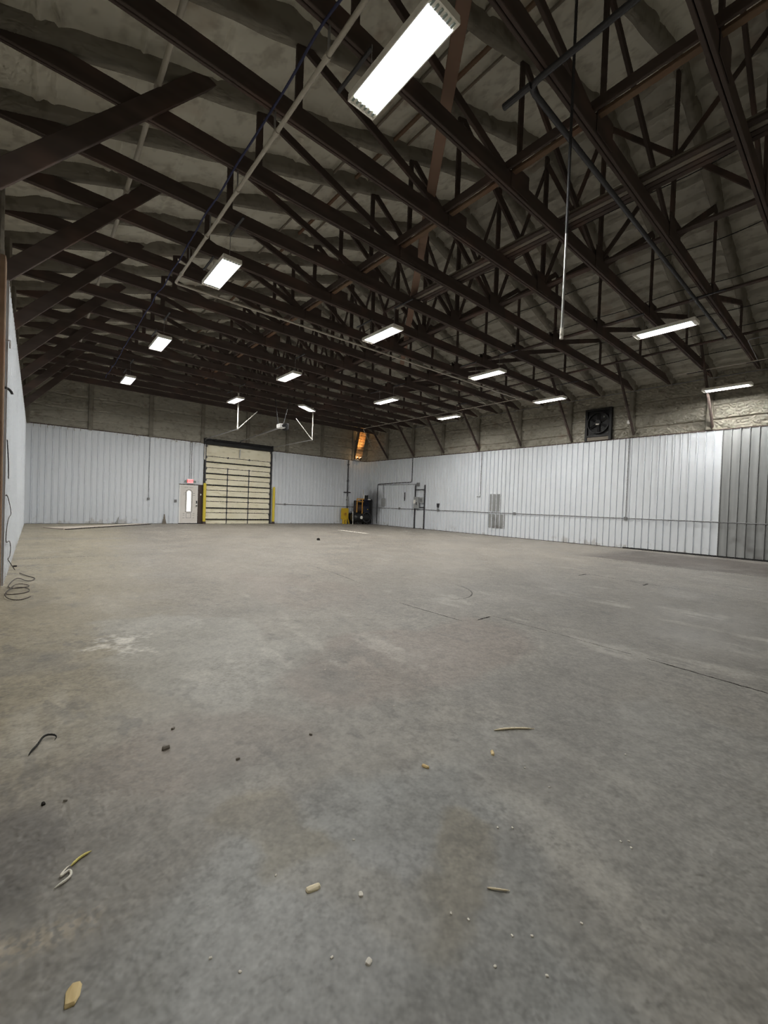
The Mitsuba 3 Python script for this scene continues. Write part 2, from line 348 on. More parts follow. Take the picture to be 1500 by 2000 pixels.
def add_panel(wall, u0, u1, z0, z1, m, side, txt=None):
    w = u1 - u0
    if side == 'far': tw = T().translate([u1, YF, 0]).rotate([0, 0, 1], 180)
    elif side == 'right': tw = T().translate([XR, u0, 0]).rotate([0, 0, 1], 90)
    elif side == 'left': tw = T().translate([XL, u1, 0]).rotate([0, 0, 1], -90)
    k = put('panel', panel_ply(w, z0, z1, m), m, wall, to_world=tw)
    if txt: label(k, txt)

def foam_wall(fn, us, zs, amp=0.02, seed=1, lines=()):
    U, Z = np.meshgrid(us, zs, indexing='ij')
    pts = np.stack([U * 1.0, Z * 0 + seed, Z], -1)
    d = (meshkit.fbm(pts * 3.0, 4, seed) - 0.5) * amp * 2.2 + (meshkit.fbm(pts * 9.0, 3, seed + 5) - 0.5) * amp * 1.2
    if True:
        d += 1.1 * amp * (meshkit.noise(pts * 21.0, seed + 8) - 0.5)
    for zl in lines:                                            # laps between sprayed passes
        q = Z - zl - (meshkit.noise(np.stack([U * 0.7, U * 0, U * 0 + zl], -1), 3) - .5) * 0.12
        d += 0.03 * np.clip(1 - q / 0.42, 0, 1) * (q > 0) - 0.05 * np.exp(-(q + 0.02) ** 2 / 0.0003)
    return fn(U, Z, d)

# far wall: backing with gable, foam above the panels
gx0, gx1 = -0.65, 18.05
zroof = lambda x: ztop(x) + 0.27
gable = Polygon([(gx0, 0), (gx1, 0), (gx1, zroof(gx1)), (XC, zroof(XC)), (gx0, zroof(gx0))])
opening = unary_union([sbox(7.06, 10.76, 0, 4.27), sbox(5.80, 6.71, 0, 2.02)])
far = struct('wall_far', upright_x(extr(gable.difference(opening.buffer(0.0)), 0.10), YF + 0.16), 'foam', 'far end wall sprayed with tan foam above white ribbed metal panels', 'wall')
us, zs = np.linspace(gx0, gx1, 420), np.concatenate([np.linspace(HP - 0.12, 6.6, 96), np.linspace(6.65, 9.45, 40)])
def far_fn(U, Z, d): return sheet(np.stack([U, YF + 0.02 - d, np.minimum(Z, zroof(0) * 0 + ZP + 0.27 - SL * np.abs(U - XC))], -1))
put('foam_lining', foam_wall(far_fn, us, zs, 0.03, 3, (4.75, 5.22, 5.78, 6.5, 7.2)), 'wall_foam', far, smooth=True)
for n in range(8):                                              # foam-covered posts
    x = -0.56 + 2.47 * n + (0 if n else 0.25)
    h = zroof(x) - 0.02
    put('post', cbox(x - 0.09, x + 0.09, YF - 0.085, YF + 0.03, HP - 0.02 if not 6.95 < x < 10.8 else 4.6, h, 0.03), 'dark_foam', far)
edges = [XL]
while edges[-1] + PW < 5.74: edges.append(edges[-1] + PW)
edges.append(5.76)
for a, b in zip(edges, edges[1:]): add_panel(far, a, b, 0.015, HP, 'white_panel', 'far')
add_panel(far, 5.76, 6.93, 2.07, HP, 'white_panel', 'far', 'short panel over the entry door')
edges = [10.82]
while edges[-1] + PW < XR - 0.05: edges.append(edges[-1] + PW)
edges.append(XR)
for a, b in zip(edges, edges[1:]): add_panel(far, a, b, 0.015, HP, 'white_panel', 'far')
put('cap_trim', cat(box(XL, 6.93, YF - 0.03, YF + 0.02, HP, HP + 0.035), box(10.82, XR, YF - 0.03, YF + 0.02, HP, HP + 0.035)), 'dark_frame', far)

# right wall
right = struct('wall_right', box(18.03, 18.15, YB, YF + 0.2, 0, 6.35), 'foam', 'right-hand side wall, tan foam above white ribbed metal panels', 'wall')
us, zs = np.concatenate([np.linspace(0.5, 9, 520), np.linspace(9.03, YF, 420)]), np.linspace(HP - 0.12, 6.4, 120)
def right_fn(U, Z, d): return sheet(np.stack([XR + 0.05 - d, U, Z], -1))
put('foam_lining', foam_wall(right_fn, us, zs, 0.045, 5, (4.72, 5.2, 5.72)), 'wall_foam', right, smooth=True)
r0 = 3.66
ys = [r0]
while ys[-1] + PW < YF - 0.05: ys.append(ys[-1] + PW)
ys.append(YF)
for a, b in zip(ys, ys[1:]): add_panel(right, a, b, 0.02, HP, 'white_panel', 'right')
yb = r0
while yb - PW > YB:
    add_panel(right, yb - PW, yb, 0.02, HP, 'galvanized', 'right', 'bare galvanized ribbed panel' if yb == r0 else None); yb -= PW
put('cap_trim', box(XR - 0.03, XR + 0.08, YB, YF, HP, HP + 0.03), 'dark_frame', right)
k = put('sill', box(XR - 0.055, XR + 0.01, YB, 6.63, 0.0, 0.05), 'black_rubber', right); label(k, 'black rubber sill strip under the near panels')
for k in range(-4, 15):
    if k % 2:
        y = ytruss(k, 17.9) + 0.03
        put('post', cbox(XR - 0.09, XR + 0.06, y - 0.09, y + 0.09, HP + 0.02, 6.3, 0.03), 'dark_foam', right)
put('patch', cat(cbox(XR - 0.032, XR - 0.024, 12.37, 13.02, 1.25, 2.12, 0.002)), 'galvanized', right)
label('wall_right__patch', 'bare grey sheet metal patch above the long conduit')
put('patch', cbox(XR - 0.032, XR - 0.024, 12.10, 13.05, 0.40, 1.10, 0.002), 'galvanized', right); label('wall_right__patch_001', 'scuffed bare metal patch below the long conduit')

# left wall
left = struct('wall_left', box(-0.75, -0.62, YB, YF + 0.2, 0, 6.45), 'foam', 'left side wall with white ribbed metal panels below tan foam', 'wall')
us, zs = np.linspace(YB, YF, 420), np.linspace(HP - 0.12, 6.5, 40)
def left_fn(U, Z, d): return sheet(np.stack([-0.55 + d, U, Z], -1)[::-1])
put('foam_lining', foam_wall(left_fn, us, zs, 0.04, 9, (5.0, 5.7)), 'wall_foam', left, smooth=True)
ys = [8.02]
while ys[-1] + PW < YF - 0.05: ys.append(ys[-1] + PW)
ys.append(YF)
for a, b in zip(ys, ys[1:]): add_panel(left, a, b, 0.015, HP, 'white_panel', 'left')
put('cap_trim', box(-0.55, XL + 0.02, 8.02, YF, HP, HP + 0.03), 'dark_frame', left)
for k in range(-4, 15):
    if k % 2:
        y = ytruss(k, -0.5)
        put('post', cbox(-0.58, -0.42, y - 0.10, y + 0.10, HP + 0.04 if y > 8 else 0.0, 6.35, 0.03), 'dark_foam', left)
k = put('jamb', cbox(-0.62, -0.350, 7.72, 7.97, 0.0, 4.55, 0.01), 'brown_wood', left); label(k, 'brown wooden jamb post where the white panels begin')
back = struct('wall_back', upright_x(extr(gable, 0.12), YB), 'foam', 'end wall behind the viewer', 'wall')

# ------------------------------------------------------------------ roof
ceil = holder('ceiling', 'pitched roof lined with dirty tan sprayed foam between the trusses', 'ceiling')
def slope(name, x0, x1, seed, right_side):
    xs, yy = np.linspace(x0, x1, 250), np.linspace(YB, YF + 0.1, 300)
    X, Y = np.meshgrid(xs, yy, indexing='ij')
    P = np.stack([X, Y, X * 0 + seed], -1)
    d = (meshkit.fbm(P * 1.3, 4, seed) - 0.5) * 0.11 + (meshkit.fbm(P * 7, 3, seed + 3) - 0.5) * 0.035
    sp, amp = (0.42, 0.050) if right_side else (0.9, 0.016)
    q = X / sp + (meshkit.noise(np.stack([X * 0 + np.floor(X / sp), Y * 0.45, X * 0], -1), 4) - .5) * 0.25
    fr = q - np.floor(q)
    d += amp * (fr - 0.5) - amp * 1.3 * np.exp(-((fr - 0.04) / 0.035) ** 2)
    # foam heaps up against the top chords
    kk = (Y - SK * X - 4.95) / 1.235; dist = np.abs(kk - np.round(kk)) * 1.235
    wob = (meshkit.noise(np.stack([X * 2.2, np.round(kk) * 7.0, X * 0], -1), 6) - 0.5) * 0.12
    d -= 0.13 * np.clip(1 - (dist - 0.06) / (0.10 + wob), 0, 1)
    Z = ZP + 0.27 - SL * np.abs(X - XC) + d
    k = put(name, sheet(np.stack([X, Y, Z], -1)), 'shaded_foam' if right_side else 'foam', ceil, smooth=True)
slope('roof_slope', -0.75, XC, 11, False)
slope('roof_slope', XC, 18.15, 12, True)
put('roof_deck', cat(bar((-0.9, 10.3, ztop(-0.9) + 0.35), (XC, 10.3, ZP + 0.35), 27.0, 0.05), bar((XC, 10.3, ZP + 0.35), (18.3, 10.3, ztop(18.3) + 0.35), 27.0, 0.05)), 'grey_wood', ceil)

# ------------------------------------------------------------------ roof trusses
ZB0, ZB1 = 6.145, 6.385                                         # bottom chord
X0, X1 = -0.60, 17.98
def foam_chord(a, b, seed):
    n = 90; P = np.linspace(a, b, n); rows = []
    prof = [(-0.13, 0.34), (-0.105, 0.10), (-0.06, 0.0), (0.06, 0.0), (0.105, 0.10), (0.13, 0.34)]
    for i, p in enumerate(P):
        s = 1 + (meshkit.noise(np.array([[i * 0.23, seed, 0.5]]), seed)[0] - .5) * 0.5
        rows.append([p + np.array([0, u * s, v + (1 - s) * 0.05]) for u, v in prof])
    m = sheet(np.array(rows)); return m
PLY = dict(
    bottom_chord=[mply(cat(cbox(X0, X1, -0.048, -0.006, ZB0, ZB1, 0.006), cbox(X0, X1, 0.006, 0.048, ZB0 + 0.004, ZB1, 0.006)), 'truss_wood', smooth=False)],
    top_chord=[mply(foam_chord(np.array([X0, 0, ztop(X0)]), np.array([XC, 0, ZP]), 1), 'dark_foam', smooth=True),
               mply(foam_chord(np.array([XC, 0, ZP]), np.array([X1, 0, ztop(X1)]), 2), 'dark_foam', smooth=True)],
    king_post=[mply(bar((XC, 0, ZB1 - 0.1), (XC, 0, ZP + 0.05), 0.045, 0.14, (0, 1, 0)), 'truss_wood', smooth=False)],
    web_post=[mply(bar((XC + d, 0, ZB1 - 0.1), (XC + d, 0, ztop(XC + d) + 0.05), 0.045, 0.10, (0, 1, 0)), 'truss_wood', smooth=False) for d in (-6.1, -2.97, 2.97, 6.1)],
    web_diagonal=[mply(bar((XC + s * a, 0.0, ztop(XC + a) + 0.02), (XC + s * b, 0.0, ZB1 - 0.06), 0.045, 0.13, (0, 1, 0)), 'truss_wood', smooth=False) for s in (-1, 1) for a, b in ((6.05, 3.1), (2.92, 0.10))],
    gusset=[mply(cat(cbox(XC + d - w, XC + d + w, -0.062, -0.050, ZB0 + 0.03, ZB1 + h, 0.004), cbox(XC + d - w, XC + d + w, 0.050, 0.062, ZB0 + 0.03, ZB1 + h, 0.004)), 'truss_wood', smooth=False)
            for d, w, h in ((-3.0, .24, .16), (0, .30, .20), (3.0, .24, .16))],
)
KNEE = [mply(cat(bar((-0.50, -0.078, 4.52), (1.95, -0.078, 7.36), 0.055, 0.22, (0, 1, 0))), 'truss_wood', smooth=False),
        mply(cat(bar((XR - 0.05, -0.078, 4.45), (15.75, -0.078, 6.97), 0.055, 0.12, (0, 1, 0))), 'truss_wood', smooth=False)]
KMIN, KMAX = -4, 14
for k in range(KMAX, KMIN - 1, -1):
    t = thing('roof_truss', f'dark wooden roof truss with flat bottom chord, the {ORD[KMAX - k]} one counted from the far wall', 'roof truss')
    tw = T().translate([0, ytruss(k), 0]).rotate([0, 0, 1], math.degrees(math.atan(SK)))
    for part, plies in PLY.items():
        for p in plies: put(part, p, None, t, to_world=tw)
    if k % 2:
        for p in KNEE: put('knee_brace', p, None, t, to_world=tw)
# sway braces crossing between the king posts
for k in range(KMAX - 1, KMIN - 1, -1):
    y0, y1 = ytruss(k, XC) + 0.03, ytruss(k + 1, XC) - 0.03
    nth = ORD[KMAX - 1 - k]
    for side, za, zb, up in ((-0.04, 6.45, 9.0, 'rising toward the far wall'), (0.04, 9.0, 6.45, 'falling toward the far wall')):
        if k == -2: za, zb = (7.75, 9.0) if zb == 9.0 else (7.75, 6.45)
        if k == -3: za, zb = (6.45, 7.75) if zb == 9.0 else (9.0, 7.75)
        o = put('sway_brace', bar((XC + side, y0, za), (XC + side, y1, zb), 0.04, 0.085, (1, 0, 0)), 'truss_wood', smooth=False)
        label(o, f'sway brace {up} at midspan, {nth} bay from that wall', 'brace')
# lengthwise runners on the bottom chords
def runner(x, w, h, y0, y1, m, text, z=ZB1, cat_='runner'):
    o = put('runner', bar((x, y0, z + h / 2), (x, y1, z + h / 2), w, h, (1, 0, 0)), m, smooth=False); label(o, text, cat_)
runner(5.30, 0.04, 0.14, -0.4, 22.4, 'truss_wood', 'dark upright plank running lengthwise on the chords, left of its paler twin')
runner(5.42, 0.09, 0.05, -0.4, 22.4, 'brown_wood', 'flat reddish brown plank running lengthwise on the chords left of the ridge')
runner(XC + 0.12, 0.14, 0.045, -0.4, 22.4, 'truss_wood', 'dark flat runner along the chords beside the king posts')
runner(11.70, 0.12, 0.045, -0.4, 22.4, 'truss_wood', 'dark flat runner along the chords midway between ridge and right wall')
runner(14.85, 0.10, 0.045, -0.4, 22.4, 'truss_wood', 'dark flat runner along the chords nearest the right wall')
o = put('diagonal_brace', bar((2.55, 2.05, 6.548), (10.6, 12.0, 6.548), 0.045, 0.16, (0, 0, 1)), 'rust_wood', smooth=False); label(o, 'long reddish plank laid diagonally over the bottom chords in the middle', 'brace')
for i in range(6):
    x = 6.94 + 0.105 * (i % 4) + 0.03 * (i // 4); z = ZB1 + 0.03 + 0.055 * (i // 4)
    o = put('board', bar((x, -0.6 - 0.2 * i % 0.5, z), (x, 8.6 - 0.37 * i, z), 0.085, 0.04, (1, 0, 0)), 'grey_wood' if i in (1, 4) else 'truss_wood', smooth=False)
    label(o, ('leftmost', 'second', 'third', 'rightmost', 'left upper', 'right upper')[i] + ' long board of the lumber stack lying lengthwise left of the ridge', 'board', 'stacked boards on the chords')
for i, (x, y, a, l) in enumerate([(3.6, 14.6, 8, 1.6), (4.3, 15.6, -14, 1.5), (3.0, 16.2, 20, 1.4), (5.0, 14.0, 5, 1.5), (4.9, 17.2, -5, 1.5), (2.9, 13.9, 78, 1.3)]):
    dx, dy = math.cos(math.radians(a)) * l / 2, math.sin(math.radians(a)) * l / 2
    if abs(dy) < 0.6: dx, dy = dy * 0.6 + 0.1, 0.9
    z = ZB1 + 0.075
    o = put('scrap_board', bar((x - dx, y - dy, z), (x + dx, y + dy, z), 0.06, 0.03, (1, 0, 0.1)), 'grey_wood', smooth=False)
    label(o, 'pale scrap board lying loose across the far bottom chords at the left', 'board', 'scrap boards on the far chords')

# ------------------------------------------------------------------ high-bay lamps
def lamp(x, y, z, text, rot=0.0, hang=ZB0, group=None):
    t = thing('ceiling_lamp', text, 'lamp', group)
    L, W, H = 1.24, 0.335, 0.075
    tw = T().translate([x, y, z]).rotate([0, 0, 1], rot)
    shell = cat(cbox(-W / 2, W / 2, -L / 2, L / 2, 0.03, H, 0.006), box(-W / 2, -W / 2 + 0.012, -L / 2, L / 2, -0.004, 0.04), box(W / 2 - 0.012, W / 2, -L / 2, L / 2, -0.004, 0.04),
                box(-W / 2, W / 2, -L / 2, -L / 2 + 0.012, -0.004, 0.04), box(-W / 2, W / 2, L / 2 - 0.012, L / 2, -0.004, 0.04))
    put('housing', LAMPPLY.setdefault('h', mply(shell, 'lamp_white', smooth=False)), None, t, to_world=tw)
    a, b = W / 2 - 0.013, L / 2 - 0.085
    lens = trimesh.Trimesh([(-a, -b, 0.006), (a, -b, 0.006), (a, b, 0.006), (-a, b, 0.006)], [(0, 2, 1), (0, 3, 2)], process=False)
    k = put('diffuser', LAMPPLY.setdefault('d', mply(lens, 'lamp_white', smooth=False)), None, t, to_world=tw,
            emitter={'type': 'area', 'radiance': rgb(*[LAMP * c for c in LAMP_RGB])})
    for s in (-1, 1):
        put('end_plate', LAMPPLY.setdefault(('p', s), mply(box(-a, a, s * b, s * (L / 2 - 0.012), 0.008, 0.02), 'lamp_white', smooth=False)), None, t, to_world=tw)
        for i in range(6 if y < 9 and x < 3 else 0):
            q = -a + (i + 0.5) * 2 * a / 6
            put('end_louver', LAMPPLY.setdefault(('e', s, i), mply(cbox(q - 0.012, q + 0.010, s * (b + 0.006), s * (L / 2 - 0.03), -0.002, 0.012, 0.003), 'green_grey', smooth=False)), None, t, to_world=tw)
    for s in (-1, 1):
        c, sn = math.cos(math.radians(rot)), math.sin(math.radians(rot))
        px, py = x - sn * s * 0.45, y + c * s * 0.45
        put('hanger_wire', cat(tube([(px, py, z + H), (px, py, hang + 0.02)], 0.005, 5), disc((px, py, z + H + 0.01), (0, 0, 1), 0.02, 0.02, 12)), 'steel', t)
        put('hanger_bar', bar((px, py, hang - 0.012), (px, py + 0.64 * s, hang - 0.012), 0.04, 0.03, (1, 0, 0)), 'dark_metal', t)
LAMPPLY = {}
TX = 'bright white rectangular ceiling lamp '
lamp(2.625, 3.165, 5.6, TX + 'nearest the viewer at the top of the photo')
lamp(2.63, 8.21, 5.6, TX + 'at the bend of the pale pipe on the left')
lamp(2.60, 13.1, 5.6, TX + 'third in the left-hand row')
lamp(2.57, 18.1, 5.6, TX + 'farthest in the left-hand row, over the ribbed end wall')
lamp(6.61, 8.25, 5.6, TX + 'in the middle of the hall below the crossing pale pipe')
lamp(6.60, 13.25, 5.6, TX + 'second in the row left of the ridge')
lamp(6.56, 18.1, 5.6, TX + 'above the left track end of the roll-up door')
lamp(11.03, 3.41, 5.6, TX + 'at the upper right, hung alone under the dark chords')
lamp(10.98, 8.30, 5.6, TX + 'in the row right of the ridge, nearer one of two')
lamp(11.0, 13.30, 5.6, TX + 'in the row right of the ridge, farther one of two')
lamp(15.12, 8.45, 5.6, TX + 'near the right wall left of the exhaust fan')
lamp(15.0, 13.45, 5.6, TX + 'deepest in the row along the right wall')
lamp(16.75, 3.38, 5.44, TX + 'closest to the right wall, lighting the bumpy foam', hang=6.145)
lamp(10.0, 18.05, 5.85, TX + 'turned askew above the right track of the roll-up door', rot=-56)

# ------------------------------------------------------------------ pipes, rope, conduits overhead
def pipe(name, pts, r, m, text, category='pipe', couplings=(), n=10, b=0.12, extra=None):
    t = thing(name, text, category)
    put('run', tube(bend(pts, b), r, n), m, t, smooth=40)
    for c0, c1 in couplings: put('coupling', tube([c0, c1], r * 1.35, 12), m, t, smooth=40)
    return t
cp = [((2.19, y, 5.86), (2.19, y + 0.07, 5.86)) for y in (3.75, 4.9, 6.2, 7.6, 9.2)]
t = pipe('pale_pipe', [(2.19, -2.9, 5.86), (2.19, 9.72, 5.86), (15.0, 9.80, 5.90)], 0.026, 'pale_pipe', 'long pale pipe hung under the chords, turning right across the hall', 'pipe', cp, b=0.06)
for k in range(-3, 4): put('strap', box(2.185, 2.195, ytruss(k, 2.2) - 0.02, ytruss(k, 2.2) + 0.02, 5.86, ZB0 + 0.01), 'steel', t)
for x in (5, 8, 11, 14): put('strap', tube([(x, 9.79, 5.9), (x, ytruss(4, x), ZB0 + 0.02)], 0.006, 5), 'steel', t)
pts = []
for i, k in enumerate(range(-4, 13)):
    y = ytruss(k, 2.1); pts += [(2.13 + 0.012 * math.sin(i * 1.9), y, ZB0 - 0.014), (2.13 + 0.012 * math.sin(i), y + 0.62, ZB0 - 0.03 - 0.015 * (i % 3))]
o = put('rope', tube(spline(pts, 200), 0.014, 7), 'rope_blue', smooth=True); label(o, 'dark blue rope slung beneath the chords beside the pale pipe', 'rope')
zc = lambda x: ztop(x) - 0.03
pipe('roof_conduit', [(1.12, -1.0, 6.60), (1.12, 20.0, 6.60)], 0.034, 'pale_pipe', 'pale conduit running lengthwise close under the roof foam at the left', 'conduit', [((1.12, y, 6.6), (1.12, y + .08, 6.6)) for y in (4.2, 6.1, 8.5)])
pipe('wall_conduit_run', [(15.06, 9.6, 5.88), (15.06, 20.3, 5.90), (17.80, 22.5, 4.80)], 0.018, 'pale_pipe', 'pale conduit along the right lamps that slants down to the far corner', 'conduit', b=0.2)
t = pipe('eave_conduit', [(17.80, -2.8, 6.12), (17.80, 19.4, 6.16)], 0.016, 'conduit_grey', 'thin grey conduit along the top of the right wall', 'conduit')
pipe('eave_conduit', [(16.6, -2.8, 6.10), (16.6, 4.7, 6.12)], 0.016, 'pale_pipe', 'short pale conduit end under the chords at the right edge', 'conduit')
pipe('hanging_pipe', [(7.03, 3.775, 8.6), (7.0, 3.765, 5.9)], 0.028, 'dark_metal', 'dark upper length of the vertical drop pipe hanging between the trusses', 'pipe') if False else None
t = thing('drop_pipe', 'vertical steel drop pipe hanging alone from the roof with a brass end', 'pipe')
put('upper_run', tube([(4.57, 2.43, 7.98), (4.56, 2.43, 4.50)], 0.016, 10), 'dark_metal', t)
put('lower_run', tube([(4.56, 2.43, 4.50), (4.55, 2.43, 3.40)], 0.0145, 10), 'steel', t)
put('end_fitting', cat(tube([(4.55, 2.43, 3.44), (4.55, 2.43, 3.32)], 0.021, 10), tube([(4.52, 2.43, 3.37), (4.58, 2.43, 3.37)], 0.011, 8)), 'galv_strut', t)
t = pipe('cross_pipe', [(4.15, -1.6, 6.08), (4.15, 2.72, 6.08), (13.9, 2.88, 6.08)], 0.034, 'dark_metal', 'thick dark pipe crossing under the chords at the right, ending in mid-air', 'pipe')
put('tee_stub', tube([(4.15, 2.70, 6.08), (4.15, 3.05, 6.08)], 0.036, 10), 'dark_metal', t)
pipe('lamp_feed', [(14.0, 1.9, 5.95), (14.0, 2.45, 5.95), (16.0, 2.55, 5.95)], 0.012, 'conduit_grey', 'small bent conduit under the near chords at the right edge', 'conduit')
# thin wires along the right roof slope
for i, (x, dz) in enumerate([(10.4, .05), (12.2, .06), (13.5, .05), (14.6, .10), (15.4, .06), (16.4, .05)]):
    P = [(x + 0.05 * math.sin(j * 2.1 + i), y, ztop(x) - dz - 0.05 * (j % 2)) for j, y in enumerate(np.linspace(-1, 22.3, 20))]
    o = put('slack_wire', tube(spline(P, 120), 0.011, 5), 'black_rubber', smooth=True)
    label(o, f'thin dark wire strung lengthwise under the right roof slope, {ORD[i]} one below the ridge', 'wire')

for x, w, tx in ((4.52, 0.035, 'pale'), (5.06, 0.06, 'brown'), (5.40, 0.03, 'thin pale')):
    zz = ZP + 0.185 - SL * (XC - x)
    o = put('roof_strip', bar((x, -0.5, zz), (x, 22.0, zz), w, 0.05, (1, 0, 0)), 'brown_wood' if tx == 'brown' else 'grey_wood', smooth=False)
    label(o, f'{tx} wood strip along the underside of the left roof slope above the chords', 'strip')

# ------------------------------------------------------------------ entry door
def outline_x(poly, y0, y1):        # polygon in (x, z), solid between y0 and y1 (y0 nearer the room)
    m = upright_x(extr(poly, y1 - y0), y1); m.fix_normals(); return m
d1 = holder('door_1', 'off-white entry door with tall arched glass beside the roll-up door', 'door')
arch = unary_union([sbox(6.145, 6.345, 0.66, 1.66), Point(6.245, 1.64).buffer(0.10, 8)])
slab = sbox(5.82, 6.69, 0.03, 2.0).difference(arch)
put('slab', outline_x(slab, YF - 0.03, YF + 0.015), 'entry_door', d1, smooth=False)
put('pane', outline_x(arch, YF - 0.012, YF - 0.006), 'white_paint', d1, smooth=False, emitter={'type': 'area', 'radiance': rgb(0.62, 0.64, 0.62)})
label('door_1__pane', 'bright daylit arched glass pane')
put('pane_emblem', cbox(6.235, 6.255, YF - 0.018, YF - 0.011, 1.16, 1.22, 0.002), 'green_grey', d1)
ring = arch.buffer(0.075).difference(arch.buffer(0.045)).intersection(sbox(5.9, 6.6, 0.6, 2))
put('molding', outline_x(ring, YF - 0.042, YF - 0.03), 'door_groove', d1, smooth=False)
put('molding', outline_x(arch.buffer(0.025).difference(arch), YF - 0.046, YF - 0.03), 'entry_door', d1, smooth=False)
put('lower_panel', outline_x(sbox(6.12, 6.37, 0.30, 0.57).difference(sbox(6.14, 6.35, 0.32, 0.55)), YF - 0.040, YF - 0.03), 'door_groove', d1, smooth=False)
for x in (5.96, 6.44):
    for z in (1.50, 1.60, 0.30, 0.44, 0.53): put('molding', cbox(x, x + 0.10, YF - 0.04, YF - 0.03, z, z + 0.02, 0.003), 'door_groove', d1)
for x in (6.01, 6.26): put('molding', cbox(x, x + 0.19, YF - 0.04, YF - 0.03, 1.90, 1.918, 0.003), 'door_groove', d1)
put('deadbolt', cbox(6.60, 6.66, YF - 0.06, YF - 0.03, 1.08, 1.22, 0.008), 'dark_metal', d1)
put('knob', cat(disc((6.63, YF - 0.04, 0.96), (0, 1, 0), 0.032, 0.02), trimesh.creation.icosphere(2, 0.03).apply_translation((6.63, YF - 0.08, 0.96)), tube([(6.63, YF - 0.08, .96), (6.63, YF - 0.03, .96)], 0.012)), 'dark_metal', d1)
put('frame', cat(cbox(5.765, 5.82, YF - 0.04, YF + 0.02, 0, 2.03, 0.004), cbox(5.765, 6.73, YF - 0.045, YF + 0.02, 2.0, 2.055, 0.004)), 'white_paint', d1)
put('head_trim', cbox(5.75, 6.95, YF - 0.06, YF + 0.0, 2.045, 2.085, 0.004), 'dark_frame', d1)
put('jamb', cbox(6.695, 6.93, YF - 0.05, YF + 0.02, 0, 2.05, 0.006), 'dark_frame', d1)
put('strike_box', cbox(6.80, 6.86, YF - 0.075, YF - 0.05, 1.52, 1.60, 0.006), 'white_paint', d1)
put('threshold', cbox(5.76, 6.93, YF - 0.10, YF + 0.02, 0.0, 0.03, 0.006), 'dark_metal', d1)
# exit sign
t = thing('exit_sign', 'glowing red exit sign with two emergency heads above the entry door', 'exit sign')
put('housing', cbox(6.12, 6.44, YF - 0.075, YF - 0.002, 2.125, 2.37, 0.012), 'exit_red', t, emitter=None) if False else put('housing', cbox(6.12, 6.44, YF - 0.075, YF - 0.002, 2.125, 2.37, 0.012), 'white_paint', t)
put('face', cbox(6.14, 6.42, YF - 0.082, YF - 0.074, 2.145, 2.35, 0.002), 'exit_red', t, emitter={'type': 'area', 'radiance': rgb(0.40, 0.19, 0.19)})
tm = meshkit.text_mesh('EXIT', 0.13, 0.006, bold=True); tm.apply_translation((-tm.bounds[:, 0].mean(), 0, 0)); tm.apply_scale((0.78, 1, 1))
tm.apply_transform(np.array([[1, 0, 0, 6.28], [0, 0, -1, YF - 0.082], [0, 1, 0, 2.18], [0, 0, 0, 1.0]])); tm.fix_normals()
put('lettering', tm, 'exit_red', t, smooth=False, emitter={'type': 'area', 'radiance': rgb(0.33, 0.0, 0.004)})
for x in (6.05, 6.51): put('emergency_head', cat(cone((x, YF - 0.03, 2.25), (x, YF - 0.11, 2.23), 0.035, 0.055), tube([(x, YF - 0.03, 2.25), (6.13 if x < 6.2 else 6.43, YF - 0.03, 2.25)], 0.015)), 'green_grey', t)

# ------------------------------------------------------------------ roll-up door
d2 = holder('door_2', 'tall cream sectional roll-up door with dark struts in the far wall', 'door')
SX0, SX1, DH = 7.06, 10.76, 4.27
for i in range(7):
    z0 = i * DH / 7
    put('section', cat(cbox(SX0, SX1, YF + 0.0, YF + 0.045, z0 + 0.004, z0 + DH / 7 - 0.006, 0.006)), 'cream_door', d2, smooth=False)
    put('joint', cbox(SX0, SX1, YF - 0.012, YF - 0.0, z0 + DH / 7 - 0.016, z0 + DH / 7 + 0.014, 0.003), 'dark_metal', d2) if i < 6 else None
    z = 0.24 + 0.623 * i
    if i < 6: put('strut', cat(cbox(SX0, SX1, YF - 0.055, YF - 0.0, z - 0.030, z + 0.032, 0.008)), 'black_metal', d2)
for x in (8.24, 9.46):
    for i in range(7):
        z0 = i * DH / 7
        put('stile', cbox(x - (0.022 if i < 5 else 0.015), x + (0.022 if i < 5 else .015), YF - 0.010, YF, z0 + 0.012, z0 + DH / 7 - 0.014, 0.003), 'dark_metal' if i < 5 else 'cream_door', d2)
        if i < 6: put('hinge', cbox(x - 0.035, x + 0.035, YF - 0.022, YF - 0.008, z0 + DH / 7 - 0.05, z0 + DH / 7 + 0.05, 0.004), 'dark_metal', d2)
put('track', cat(cbox(6.965, 7.05, YF - 0.09, YF + 0.02, 0.0, 4.30, 0.006)), 'dark_metal', d2); put('track', cbox(10.765, 10.84, YF - 0.09, YF + 0.02, 0.0, 4.30, 0.006), 'dark_metal', d2)
for i in range(7):
    for x in (7.08, 10.74): put('roller_bracket', cbox(x - 0.035, x + 0.035, YF - 0.05, YF + 0.0, i * DH / 7 + 0.50, i * DH / 7 + 0.58, 0.006), 'dark_metal', d2)
put('track_guard', cbox(6.94, 7.0, YF - 0.10, YF - 0.085, 3.45, 4.2, 0.004), 'galv_strut', d2)
put('header', cbox(6.90, 10.86, YF - 0.14, YF - 0.02, 4.29, 4.60, 0.01), 'black_metal', d2); label('door_2__header', 'black header beam over the opening')
put('torsion_shaft', cat(tube([(6.95, YF - 0.22, 4.52), (10.82, YF - 0.22, 4.52)], 0.016, 10), tube([(7.4, YF - 0.22, 4.52), (8.6, YF - 0.22, 4.52)], 0.042, 12), tube([(9.1, YF - 0.22, 4.52), (10.4, YF - 0.22, 4.52)], 0.042, 12)), 'black_metal', d2)
